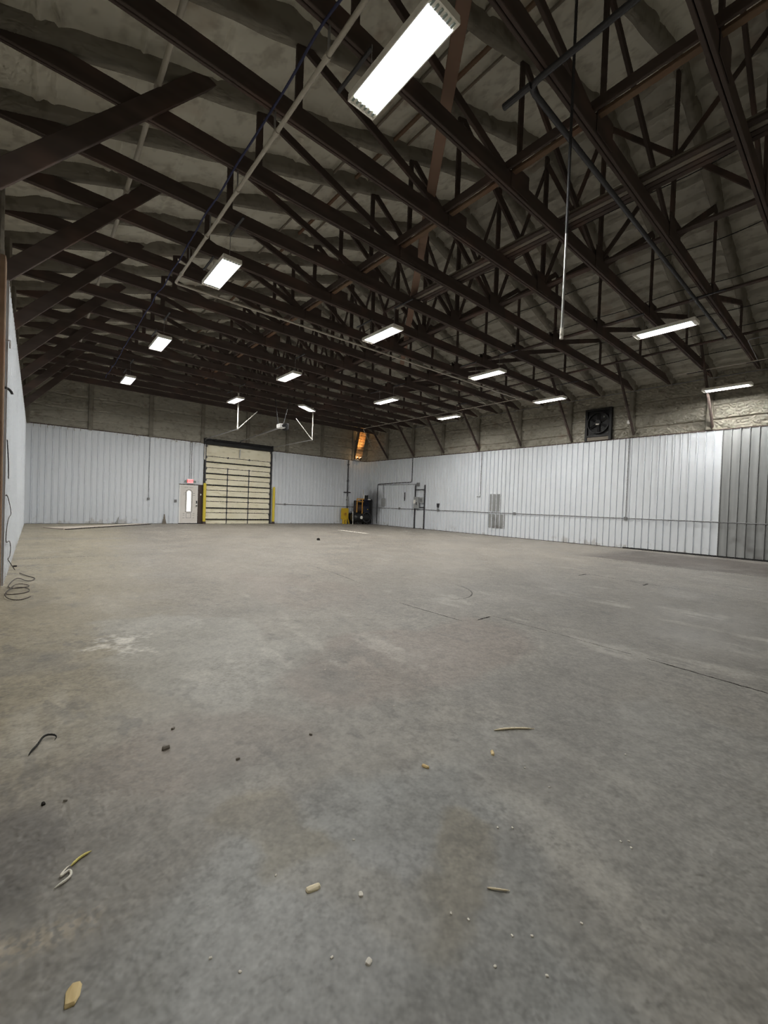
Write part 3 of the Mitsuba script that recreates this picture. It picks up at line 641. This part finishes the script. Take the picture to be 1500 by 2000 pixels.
for x in (7.0, 8.85, 10.78): put('spring_plate', cbox(x - 0.008, x + 0.008, YF - 0.26, YF - 0.13, 4.42, 4.62, 0.003), 'dark_metal', d2)
put('drawbar', cat(bar((8.87, YF - 0.06, 3.72), (8.87, YF - 0.10, 4.2), 0.05, 0.03, (1, 0, 0))), 'steel', d2)
for i, (x, zz) in enumerate(((6.98, 4.55), (10.82, 4.55))):
    put('ceiling_track', tube(bend([(x, YF - 0.08, 4.15), (x, YF - 0.10, zz), (x, 18.86, zz)], 0.35, 8), 0.026, 8), 'steel', d2)
    put('track_hanger', bar((x, 18.9, zz - 0.03), (x, 18.9, 6.18), 0.05, 0.05, (0, 1, 0)), 'galv_strut', d2)
    s = -1 if i == 0 else 1
    put('hanger_brace', bar((x, 18.9, zz), (x + 0.92 * (1 if i == 0 else -1), 18.95, zz + 0.95), 0.035, 0.035, (0, 1, 0)), 'galv_strut', d2)
t = thing('door_opener', 'electric door opener with long rail hung from the chords before the roll-up door', 'door opener')
put('rail', bar((8.87, YF - 0.15, 4.66), (8.87, 18.6, 4.84), 0.05, 0.06, (1, 0, 0)), 'steel', t)
put('motor', cat(cbox(8.72, 9.02, 18.25, 18.62, 4.80, 5.0, 0.02)), 'white_paint', t)
put('motor_cover', cat(cbox(9.02, 9.16, 18.2, 18.6, 4.74, 5.04, 0.02), tube([(8.87, 18.2, 4.9), (8.87, 18.0, 4.9)], 0.07, 14)), 'black_metal', t)
put('hanger', cat(bar((8.75, 18.5, 4.98), (8.55, 18.5, 6.2), 0.03, 0.03), bar((9.0, 18.5, 4.98), (9.3, 18.5, 6.2), 0.03, 0.03)), 'dark_metal', t)

def bollard(x, y, h, text):
    t = thing('bollard', text, 'bollard')
    put('post', lathe([(0, h), (0.03, h - 0.004), (0.066, h - 0.03), (0.075, h - 0.07), (0.075, 0.0), (0, 0.0)], 24).apply_translation((x, y, 0)), 'yellow_paint', t, smooth=40)
    put('foot', lathe([(0, 0.15), (0.07, 0.15), (0.085, 0.10), (0.10, 0.0), (0, 0.0)], 20).apply_translation((x, y, 0)), 'dark_frame', t)
bollard(6.985, YF - 0.20, 2.20, 'tall yellow bollard between the entry door and the roll-up door')
bollard(10.94, YF - 0.20, 2.20, 'tall yellow bollard on the right side of the roll-up door')

# ------------------------------------------------------------------ far wall fittings
def jbox(parent, x, y, z, s=0.055, side='far', name='junction_box', m='conduit_grey'):
    if side == 'far': me = cat(cbox(x - s, x + s, YF - 0.085, YF - 0.02, z - s, z + s, 0.008), disc((x, YF - 0.088, z), (0, 1, 0), s * 0.55, 0.01, 20))
    else: me = cat(cbox(XR - 0.085, XR - 0.02, y - s, y + s, z - s, z + s, 0.008), disc((XR - 0.088, y, z), (1, 0, 0), s * 0.55, 0.01, 20))
    return put(name, me, m, parent)
def conduit(name, pts, text, r=0.016, m='conduit_grey', b=0.08):
    t = thing(name, text, 'conduit'); put('run', tube(bend(pts, b), r, 8), m, t, smooth=40); return t
YW = YF - 0.045
t = conduit('wall_conduit', [(4.35, YW, 1.27), (4.35, YW, 4.34)], 'vertical conduit ending in a round box left of the entry door', 0.012); jbox(t, 4.35, 0, 1.25)
t = thing('button_box', 'small round grey button box on the panels beside the entry door', 'switch'); jbox(t, 5.59, 0, 1.19, 0.06, name='housing')
t = conduit('wall_conduit', [(6.24, YW, 2.37), (6.24, YW, 4.34)], 'left of two thin conduits rising from the exit sign', 0.010)
t = conduit('wall_conduit', [(6.33, YW, 2.37), (6.33, YW, 4.34)], 'right of two thin conduits rising from the exit sign', 0.010)
t = conduit('wall_conduit', [(11.12, YW, 1.19), (17.86, YW, 1.15)], 'level conduit on the far wall right of the yellow bollard'); jbox(t, 11.75, 0, 1.19)
t = thing('standpipe', 'dark vertical pipe with a cross fitting on the far wall near the corner', 'pipe')
put('run', tube([(16.36, YF - 0.08, 0.75), (16.33, YF - 0.08, 4.30)], 0.035, 10), 'dark_metal', t)
put('cross_fitting', tube([(16.05, YF - 0.08, 2.13), (16.58, YF - 0.08, 2.13)], 0.032, 10), 'dark_metal', t)
put('filter_bowl', cat(tube([(16.36, YF - 0.08, 1.2), (16.36, YF - 0.08, 1.85)], 0.06, 14)), 'grey_paint', t)
for z in (0.9, 1.6, 2.9, 4.0): put('clamp', cbox(16.27, 16.43, YF - 0.12, YF - 0.02, z, z + 0.04, 0.004), 'dark_metal', t)
o = put('flashing_scrap', extr(Polygon([(4.99, 0), (5.19, 0), (5.13, 0.30), (5.11, 0.47), (5.06, 0.50), (5.05, 0.30)]), 0.02), 'grey_wood'); del scene[o]
me = outline_x(Polygon([(4.99, 0), (5.19, 0), (5.13, 0.30), (5.11, 0.47), (5.06, 0.50), (5.05, 0.30)]), YF - 0.075, YF - 0.05)
scene[o] = mply(me, 'grey_wood', smooth=False); label(o, 'tapered weathered wood scrap leaning on the panels left of the entry door', 'wood scrap')
o = put('torn_flap', outline_x(Polygon([(2.98, 0.03), (3.10, 0.02), (3.12, 0.35), (3.09, 0.30), (3.05, 0.18)]), YF - 0.055, YF - 0.03), 'grey_paint', far, smooth=False); label(o, 'dark torn notch in the panel foot')
# plywood sheets on the floor
o = put('plywood_sheet', None or trimesh.convex.convex_hull(np.array([(0.27, 20.9, 0.002), (0.85, 19.8, 0.002), (4.35, 23.15, 0.002), (3.75, 23.5, 0.002), (0.27, 20.9, 0.02), (0.85, 19.8, 0.045), (4.35, 23.15, 0.03), (3.75, 23.5, 0.02)])), 'plywood', smooth=False)
label(o, 'large pale plywood sheet lying on the floor along the far wall at the left', 'plywood sheet')
o = put('pry_plank', bar((0.90, 19.73, 0.014), (4.37, 23.04, 0.014), 0.05, 0.026, (-1, 1, 0)), 'black_metal', smooth=False); label(o, 'dark strip of edging under the front edge of the plywood sheet', 'plank')

# lit board column and emergency light in the corner
t = thing('board_column', 'slanting board column lit orange from below in the far right corner', 'wood column')
bx, bw = 17.05, 0.27
def colp(s, u): return np.array([bx + 0.27 * s + u, YF - 0.20 - 0.28 * s, 4.46 + 2.55 * s])
for i in range(13):
    s0, s1 = i / 13 + 0.006, (i + 1) / 13 - 0.006
    for j, (u0, u1) in enumerate(((-bw, -0.12), (-0.095, bw)) if i > 3 else ((-bw, bw),)):
        P = [colp(s, u) + np.array([0, dy - 0.012 * (i % 2), 0]) for s in (s0, s1) for u in (u0, u1) for dy in (-0.03, 0.03)]
        put('board', trimesh.convex.convex_hull(np.array(P)), 'column_wood', t, smooth=False)
put('backing', trimesh.convex.convex_hull(np.array([colp(s, u) + np.array([0, dy, 0]) for s in (-0.05, 1.0) for u in (-bw + .01, bw - .01) for dy in (0.032, 0.075)])), 'dark_frame', t, smooth=False)
t = thing('emergency_light', 'twin-head emergency light glowing at the foot of the orange board column', 'emergency light')
put('battery_box', cbox(16.72, 17.08, YF - 0.34, YF - 0.03, HP + 0.0, HP + 0.07, 0.01), 'grey_paint', t)
for x in (16.74, 17.0):
    put('lamp_head', cat(cone((x, YF - 0.62, HP + 0.10), (x, YF - 0.55, HP + 0.16), 0.03, 0.05, 16), tube([(x, YF - 0.34, HP + 0.04), (x, YF - 0.60, HP + 0.09)], 0.012, 6)), 'black_metal', t)
    put('bulb', trimesh.creation.icosphere(2, 0.034).apply_translation((x, YF - 0.545, HP + 0.17)), 'lamp_white', t, smooth=True, emitter={'type': 'area', 'radiance': rgb(EMERGENCY, EMERGENCY * 0.66, EMERGENCY * 0.34)})
    scene[f'emergency_beam_{int(x * 100)}'] = {'type': 'spot', 'intensity': rgb(4.2, 2.35, 0.85), 'cutoff_angle': 24.0, 'beam_width': 9.0,
        'to_world': T().look_at(origin=[x, YF - 0.62, HP + 0.26], target=[17.2, YF - 0.42, 6.3], up=[1, 0, 0])}
# ------------------------------------------------------------------ right wall fittings
XW = XR - 0.045
t = conduit('wall_conduit', [(XW, 23.5, 1.16), (XW, -2.9, 1.20)], 'long level conduit along the whole right-hand wall', 0.017)
for y in (19.9, 16.55, 11.55, 6.57): jbox(t, 0, y, 1.18, 0.06, 'right')
t = conduit('wall_conduit', [(XW, 6.57, 1.24), (XW, 6.57, 4.95)], 'vertical conduit rising to a white box right of the exhaust fan', 0.015)
put('top_box', cbox(XR - 0.16, XR - 0.03, 6.50, 6.64, 4.88, 5.02, 0.01), 'white_paint', t); label('wall_conduit_005__top_box', 'small white box') if 'wall_conduit_005__top_box' in scene else None
t = conduit('wall_conduit', [(XW, 13.62, 4.36), (XW, 13.62, 1.97), (XW, 13.85, 1.97)], 'L-shaped conduit drop in the middle of the right wall', 0.016, b=0.05)
t = conduit('wall_conduit', [(XW, 22.18, 0.1), (XW, 22.18, 2.76), (XW, 18.84, 2.84), (XW, 18.84, 4.34)], 'bent conduit framing the wall behind the air compressor', 0.02, 'dark_metal', 0.1)
t = conduit('wall_conduit', [(XW, 21.58, 2.74), (XW, 21.52, 1.75)], 'short conduit down to the disconnect box by the compressor', 0.016)
put('disconnect_box', cat(cbox(XR - 0.13, XR - 0.02, 21.32, 21.66, 1.30, 1.80, 0.012), cbox(XR - 0.16, XR - 0.13, 21.42, 21.48, 1.45, 1.62, 0.006)), 'grey_paint', t)
t = conduit('wall_conduit', [(XW - 0.01, 22.1, 2.70), (XW - 0.01, 18.42, 2.70)], 'straight conduit just below the bent one, ending at a grey box', 0.014)
jbox(t, 0, 18.27, 2.68, 0.11, 'right')
o = put('wall_bar', cbox(XR - 0.06, XR - 0.02, 19.42, 19.48, 1.68, 2.20, 0.006), 'dark_metal'); label(o, 'short dark vertical bar on the right wall between compressor and strut frame', 'bar')
t = thing('strut_frame', 'ladder-like dark strut frame carrying electrical boxes on the right wall', 'strut frame')
for y in (18.47, 17.66): put('upright', cbox(XR - 0.10, XR - 0.045, y - 0.03, y + 0.03, 0.0, 2.65, 0.005), 'dark_metal', t)
for z in (2.36, 1.30): put('crossbar', cbox(XR - 0.125, XR - 0.10, 17.66, 18.47, z - 0.03, z + 0.03, 0.005), 'dark_metal', t)
put('backing_sheet', cbox(XR - 0.044, XR - 0.028, 17.72, 18.41, 0.03, 1.10, 0.003), 'white_panel', t)
t = thing('panel_box', 'larger grey electrical box with pale label on the strut frame', 'electrical box')
put('cabinet', cbox(XR - 0.26, XR - 0.126, 18.02, 18.42, 1.22, 1.92, 0.012), 'grey_paint', t)
put('label_plate', cbox(XR - 0.264, XR - 0.259, 18.24, 18.40, 1.52, 1.74, 0.002), 'paper_white', t)
put('handle', cat(cbox(XR - 0.30, XR - 0.258, 18.13, 18.17, 1.45, 1.60, 0.006)), 'black_metal', t)
t = thing('panel_box', 'smaller grey electrical box at the right upright of the strut frame', 'electrical box')
put('cabinet', cbox(XR - 0.24, XR - 0.126, 17.64, 17.93, 1.56, 1.90, 0.012), 'grey_paint', t); put('cover', cbox(XR - 0.25, XR - 0.238, 17.69, 17.88, 1.62, 1.84, 0.004), 'conduit_grey', t)
t = thing('wall_switch', 'dark tapered switch box above the conduit right of the strut frame', 'switch')
put('housing', trimesh.convex.convex_hull(np.array([(XR - d, 16.57 + s * w, z) for d in (0.02, 0.10) for s in (-1, 1) for w, z in ((0.085, 1.56), (0.04, 1.33))])), 'dark_metal', t, smooth=False)
put('stem', tube([(XR - 0.05, 16.57, 1.36), (XR - 0.05, 16.57, 1.2)], 0.014), 'conduit_grey', t)

# exhaust fan
t = thing('exhaust_fan', 'black round exhaust fan framed in the foam of the right wall', 'fan')
ya, yb_ = 7.30, 8.22
put('frame', cat(cbox(XR - 0.13, XR + 0.03, ya - 0.07, ya + 0.03, HP + 0.02, 5.66, 0.008), cbox(XR - 0.13, XR + 0.03, yb_ - 0.03, yb_ + 0.07, HP + 0.02, 5.66, 0.008), cbox(XR - 0.12, XR + 0.03, ya, yb_, 5.58, 5.66, 0.008), cbox(XR - 0.12, XR + 0.03, ya, yb_, 4.50, 4.58, 0.008)), 'black_metal', t)
put('back_panel', cbox(XR - 0.02, XR + 0.03, ya, yb_, 4.56, 5.60, 0.004), 'black_metal', t)
put('shroud', upright_y(extr(Point(0, 0).buffer(0.445, 16).difference(Point(0, 0).buffer(0.405, 16)), 0.12), XR - 0.02).apply_translation((0, (ya + yb_) / 2, 5.08)), 'black_metal', t)
for i in range(6):
    a = i * math.pi / 3
    m = cbox(-0.004, 0.004, -0.06, 0.06, 0.06, 0.38, 0.002); m.apply_transform(trimesh.transformations.rotation_matrix(0.5, (0, 0, 1))); m.apply_transform(trimesh.transformations.rotation_matrix(a, (1, 0, 0)))
    put('blade', m.apply_translation((XR - 0.07, (ya + yb_) / 2, 5.08)), 'black_metal', t)
put('hub', cat(disc((XR - 0.09, (ya + yb_) / 2, 5.08), (1, 0, 0), 0.11, 0.10), *[tube([(XR - 0.14, (ya + yb_) / 2 + r * math.cos(b), 5.08 + r * math.sin(b)) for b in np.linspace(0, 2 * math.pi, 25)], 0.004, 4) for r in (0.2, 0.3, 0.4)]), 'black_metal', t)
put('hub_plate', cbox(XR - 0.148, XR - 0.139, 7.72, 7.84, 4.99, 5.04, 0.002), 'paper_white', t)
put('sill_board', cbox(XR - 0.10, XR + 0.02, ya + 0.03, yb_ - 0.03, HP + 0.03, 4.50, 0.01), 'grey_wood', t)

# ------------------------------------------------------------------ air compressor and its neighbours
t = thing('air_compressor', 'black air compressor with horizontal tank and belt guard in the far right corner', 'compressor')
cx, cy = 17.0, 22.75
R_ = 0.35
tank = lathe([(0, -0.72), (0.14, -0.71), (0.25, -0.67), (0.32, -0.58), (R_, -0.48), (R_, 0.48), (0.32, 0.58), (0.25, 0.67), (0.14, 0.71), (0, 0.72)], 36)
tank.apply_transform(trimesh.transformations.rotation_matrix(math.pi / 2, (0, 1, 0))); tank.apply_translation((cx - 0.10, cy - 0.05, 0.46)); tank.fix_normals()
put('tank', tank, 'black_paint', t, smooth=40)
put('tank_label', trimesh.creation.icosphere(2, 0.11).apply_transform(np.diag([1, 0.15, 1, 1])).apply_translation((cx - 0.28, cy - 0.05 - 0.345, 0.47)), 'paper_white', t)
for i, x in enumerate((cx - 0.5, cx + 0.3)):
    for s in (-1, 1): put('foot', bar((x, cy - 0.05 + s * 0.16, 0.24), (x, cy - 0.05 + s * 0.26, 0.0), 0.08, 0.03, (1, 0, 0)), 'black_paint', t)
put('deck', cbox(cx - 0.6, cx + 0.45, cy - 0.27, cy + 0.2, 0.755, 0.80, 0.008), 'black_paint', t)
put('belt_guard', cat(disc((cx + 0.16, cy - 0.36, 0.50), (0, 1, 0), 0.36, 0.05, 40, 0.30), disc((cx + 0.16, cy - 0.35, 0.50), (0, 1, 0), 0.09, 0.06), *[bar((cx + 0.16, cy - 0.36, 0.50), (cx + 0.16 + 0.33 * math.cos(a), cy - 0.36, 0.50 + 0.33 * math.sin(a)), 0.02, 0.02) for a in np.arange(6) * math.pi / 3]), 'dark_metal', t)
put('motor', cat(tube([(cx - 0.50, cy - 0.02, 1.06), (cx - 0.05, cy - 0.02, 1.06)], 0.25, 24), *[disc((cx - 0.48 + 0.05 * i, cy - 0.02, 1.06), (1, 0, 0), 0.265, 0.012) for i in range(9)]), 'dark_frame', t)
put('guard_box', cbox(cx - 0.48, cx + 0.02, cy + 0.05, cy + 0.3, 0.80, 1.60, 0.03), 'black_paint', t)
put('pump', cat(cbox(cx - 0.02, cx + 0.46, cy - 0.27, cy + 0.15, 0.80, 1.25, 0.03), *[cbox(cx + 0.0, cx + 0.44, cy - 0.25, cy + 0.12, 1.25 + 0.045 * i, 1.28 + 0.045 * i, 0.008) for i in range(9)]), 'navy_paint', t)
put('cabinet', cbox(cx + 0.22, cx + 0.80, cy - 0.16, cy + 0.40, 0.08, 1.72, 0.05), 'black_paint', t)
put('head_cover', cat(cbox(cx + 0.0, cx + 0.50, cy - 0.27, cy + 0.18, 1.60, 1.72, 0.03)), 'navy_paint', t)
put('plate', cbox(cx + 0.30, cx + 0.52, cy - 0.29, cy - 0.26, 1.66, 1.72, 0.006), 'paper_white', t)
put('intake_pipe', tube(bend([(cx + 0.14, cy - 0.05, 1.70), (cx + 0.14, cy - 0.05, 1.98), (cx + 0.04, cy - 0.05, 2.02)], 0.06), 0.035, 10), 'white_paint', t)
put('air_filter', cat(tube([(cx + 0.36, cy, 1.72), (cx + 0.36, cy, 1.98)], 0.13, 20)), 'black_rubber', t)
put('dial', disc((cx + 0.30, cy - 0.27, 1.02), (0, 1, 0), 0.03, 0.03), 'yellow_plastic', t)
k = put('crosspiece', cbox(cx - 0.62, cx - 0.02, cy - 0.30, cy - 0.24, 1.66, 1.74, 0.01), 'orange_paint', t); label(k, 'orange top crosspiece of the frame on the deck')
put('crosspiece', cbox(cx - 0.5, cx - 0.05, cy - 0.30, cy - 0.24, 1.50, 1.56, 0.01), 'orange_paint', t)
for x, z0 in ((cx - 0.60, 0.80), (cx - 0.16, 0.72)): put('upright', cbox(x - 0.03, x + 0.03, cy - 0.31, cy - 0.25, z0, 1.72, 0.01), 'orange_paint', t)
put('mast', tube([(cx - 0.10, cy - 0.28, 1.70), (cx - 0.06, cy - 0.2, 2.35)], 0.018, 8), 'pale_pipe', t)
o = put('leaning_pole', tube([(cx - 1.08, cy - 0.55, 0.015), (cx - 0.86, cy - 0.20, 0.86)], 0.022, 8), 'galv_strut'); label(o, 'pale pole leaning against the tank of the air compressor', 'pole')
t = thing('yellow_stand', 'upright yellow machine cover on two legs between far wall and compressor', 'stand')
ox, oy = 15.98, YF - 0.42
put('panel', outline_x(Polygon([(ox - 0.26, 0.32), (ox - 0.12, 0.26), (ox + 0.14, 0.26), (ox + 0.26, 0.42), (ox + 0.26, 1.02), (ox + 0.22, 1.06), (ox - 0.22, 1.06), (ox - 0.26, 1.02)]).difference(Point(ox, 0.66).buffer(0.05)), oy, oy + 0.12), 'yellow_plastic', t, smooth=False)
put('boss', cat(disc((ox, oy - 0.01, 0.66), (0, 1, 0), 0.10, 0.04, 24, 0.055)), 'orange_paint', t)
for x in (ox - 0.10, ox + 0.10): put('leg', cbox(x - 0.05, x + 0.05, oy - 0.02, oy + 0.14, 0.0, 0.30, 0.015), 'yellow_plastic', t)
put('side_leg', bar((ox + 0.24, oy + 0.06, 0.45), (ox + 0.38, oy + 0.06, 0.0), 0.06, 0.08), 'yellow_plastic', t)
t = thing('tool_case', 'small black case standing between yellow stand and air compressor', 'case')
put('body', trimesh.convex.convex_hull(np.array([(ox + u, oy + v, z) for v in (0.1, 0.3) for u, z in ((0.44, 0.0), (0.72, 0.0), (0.50, 0.74), (0.68, 0.74), (0.40, 0.45))])), 'black_paint', t, smooth=False)
put('handle', tube(bend([(ox + 0.54, oy + 0.2, 0.73), (ox + 0.54, oy + 0.2, 0.82), (ox + 0.65, oy + 0.2, 0.82), (ox + 0.65, oy + 0.2, 0.73)], 0.03), 0.012, 8), 'black_rubber', t)

# ------------------------------------------------------------------ left wall: cables, hook
o = put('wall_hook', tube(spline([(-0.40, 8.0, 2.82), (-0.34, 8.03, 2.83), (-0.29, 8.08, 2.80), (-0.272, 8.10, 2.76)], 16), 0.016, 8), 'black_rubber'); label(o, 'stubby black hook poking out of the wooden jamb on the left', 'hook')
cab = [(-0.315, 8.02, 1.30), (-0.300, 8.9, 1.15), (-0.300, 9.4, 1.0), (-0.305, 8.3, 0.86), (-0.305, 8.05, 0.72), (-0.300, 9.1, 0.55), (-0.300, 9.5, 0.40), (-0.300, 9.0, 0.30), (-0.295, 9.6, 0.12), (-0.25, 9.7, 0.012)]
cab += [(-0.16, 9.2, 0.009), (-0.08, 8.9, 0.009), (0.02, 8.5, 0.009), (-0.05, 8.3, 0.018), (-0.16, 8.6, 0.02), (-0.26, 8.1, 0.02), (-0.18, 7.8, 0.009), (-0.05, 7.85, 0.009), (-0.12, 8.05, 0.022), (-0.24, 7.7, 0.025), (-0.22, 7.35, 0.009), (-0.05, 7.45, 0.009)]
cab += [(-0.10, 7.7, 0.028), (-0.27, 7.2, 0.03), (-0.16, 6.95, 0.009), (-0.02, 7.1, 0.009)]
o = put('cable', tube(spline(cab, 320), 0.0055, 6), 'cable_grey', smooth=True); label(o, 'thin black cable dangling down the left wall into a loose coil on the floor', 'cable')
o = put('cable', tube(spline([(-0.315, 8.06, 2.1), (-0.300, 8.12, 1.8), (-0.300, 8.25, 1.55)], 30), 0.007, 6), 'black_rubber', smooth=True); label(o, 'short black cable end hanging on the left wall below the hook', 'cable')
t = thing('ring_bolt', 'small steel ring on the jamb at the upper left wall edge', 'ring')
put('ring', tube([(-0.30, 7.93 + 0.05 * math.cos(a), 3.42 + 0.05 * math.sin(a)) for a in np.linspace(0, 2 * math.pi, 20)], 0.008, 6), 'steel', t); put('shank', tube([(-0.36, 7.93, 3.47), (-0.30, 7.93, 3.47)], 0.008, 6), 'steel', t)

# ------------------------------------------------------------------ debris on the floor
def chip(x, y, l, w, h, rot, m, text, seed, name='wood_chip', cat_='wood chip', group=None):
    r = np.random.default_rng(seed); n = 9
    a = (np.arange(n) + 0.75 * r.random(n)) / n * 2 * math.pi; P = []
    for z in (0.0, h * 0.55, h):
        f = 1.0 if z < h else 0.86
        for t_ in a: P.append((l / 2 * f * math.copysign(abs(math.cos(t_)) ** 0.5, math.cos(t_)), w / 2 * f * math.copysign(abs(math.sin(t_)) ** 0.6, math.sin(t_)) * (0.8 + 0.3 * r.random()), z + (0.25 * h * math.cos(t_ * 2) if z == h else 0)))
    m_ = trimesh.convex.convex_hull(np.array(P)); m_.apply_translation((0, 0, -m_.bounds[0][2]))
    m_.apply_transform(trimesh.transformations.rotation_matrix(math.radians(rot), (0, 0, 1))); m_.apply_translation((x, y, 0.0))
    o = put(name, m_, m, smooth=False); label(o, text, cat_, group)
chip(0.102, 1.372, 0.062, 0.036, 0.008, 72, 'chip_wood', 'largest tan wood chip in the bottom left corner of the floor', 1)
chip(0.780, 1.252, 0.054, 0.026, 0.008, -12, 'chip_pale', 'pale oblong wood chip in the bottom middle of the floor', 2)
chip(1.600, 1.502, 0.042, 0.022, 0.008, -75, 'chip_wood', 'brown wood chip lying on the bluish slab right of the middle', 3)
chip(1.990, 1.362, 0.044, 0.019, 0.008, 42, 'chip_wood', 'small brown wood chip right of the other brown one', 4)
chip(0.790, 0.942, 0.022, 0.018, 0.005, 20, 'paper_white', 'white crumb nearest the bottom edge in the middle', 5, 'crumb', 'crumb')
chip(0.900, 1.130, 0.020, 0.016, 0.005, 60, 'paper_white', 'rough white crumb right of the pale oblong chip', 6, 'crumb', 'crumb')
for i, (x, y) in enumerate([(0.71, 1.02), (1.10, 0.89), (1.13, 0.84), (0.48, 1.15), (0.425, 1.24), (0.70, 1.38), (1.9, 0.62), (1.42, 0.60), (1.18, 0.59), (1.08, 0.70), (1.55, 1.02), (1.60, 0.98), (2.02, 1.18), (1.98, 1.02), (2.6, 0.9), (1.90, 0.66), (1.93, 0.64), (1.02, 1.34), (1.9, 2.1), (1.85, 2.9), (1.2, 0.72), (1.25, 0.68)]):
    chip(x, y, 0.010, 0.008, 0.003, 40 * i, 'paper_white', 'tiny white crumb scattered over the near floor', 20 + i, 'crumb', 'crumb', 'tiny white crumbs')
def sliver(pts, r, m, text, name='splinter', cat_='splinter'):
    P = spline(pts, 24); o = put(name, sweep(P, r * np.interp(np.linspace(0, 1, 24), [0, 0.15, 0.8, 1], [0.4, 1, 0.9, 0.25]), 6), m, smooth=True); label(o, text, cat_)
sliver([(1.275, 0.872, 0.003), (1.300, 0.842, 0.005), (1.330, 0.815, 0.003)], 0.0035, 'chip_pale', 'thin pale splinter lying right of the olive stain')
sliver([(2.20, 1.50, 0.004), (2.28, 1.46, 0.006), (2.42, 1.36, 0.004)], 0.006, 'chip_pale', 'pale forked twig-like splinter on the right middle floor')
sliver([(0.125, 1.865, 0.004), (0.15, 1.885, 0.006), (0.190, 1.900, 0.004)], 0.0048, 'straw_yellow', 'yellow straw-like splinter at the lower left', 'splinter')
sliver([(0.075, 1.79, 0.004), (0.10, 1.80, 0.006), (0.122, 1.82, 0.006), (0.118, 1.845, 0.006), (0.095, 1.83, 0.008), (0.112, 1.862, 0.006), (0.125, 1.87, 0.004)], 0.0045, 'paper_white', 'crumpled white paper twist below the yellow splinter', 'paper_scrap', 'paper scrap')
sliver([(0.000, 2.80, 0.005), (0.012, 2.83, 0.010), (0.035, 2.87, 0.016), (0.082, 2.945, 0.020), (0.104, 2.94, 0.014), (0.108, 2.90, 0.005)], 0.006, 'black_rubber', 'bent black wire hook on the tan floor at the left', 'wire_scrap', 'wire')
for i, (x, y, s, tx) in enumerate([(0.57, 2.46, 0.040, 'flat grey stone left of the middle floor'), (0.65, 2.65, 0.024, 'small grey pebble beyond the flat stone'), (0.052, 2.32, 0.020, 'black pebble with white glint at the left'), (0.128, 2.29, 0.016, 'dark pebble right of the black one'),
                                 (-0.255, 10.11, 0.055, 'round black puck by the foot of the left wall'), (7.95, 13.19, 0.16, 'small dark lump on the far floor before the roll-up door'), (1.27, 2.12, 0.02, 'dark pebble on the middle floor'), (0.845, 2.14, 0.022, 'brown pebble in the reddish stain')]):
    chip(x, y, s, s * 0.7, s * 0.4, 50 * i, 'crack_dark' if i in (2, 4, 5) else 'pebble', tx, 40 + i, 'pebble', 'pebble')
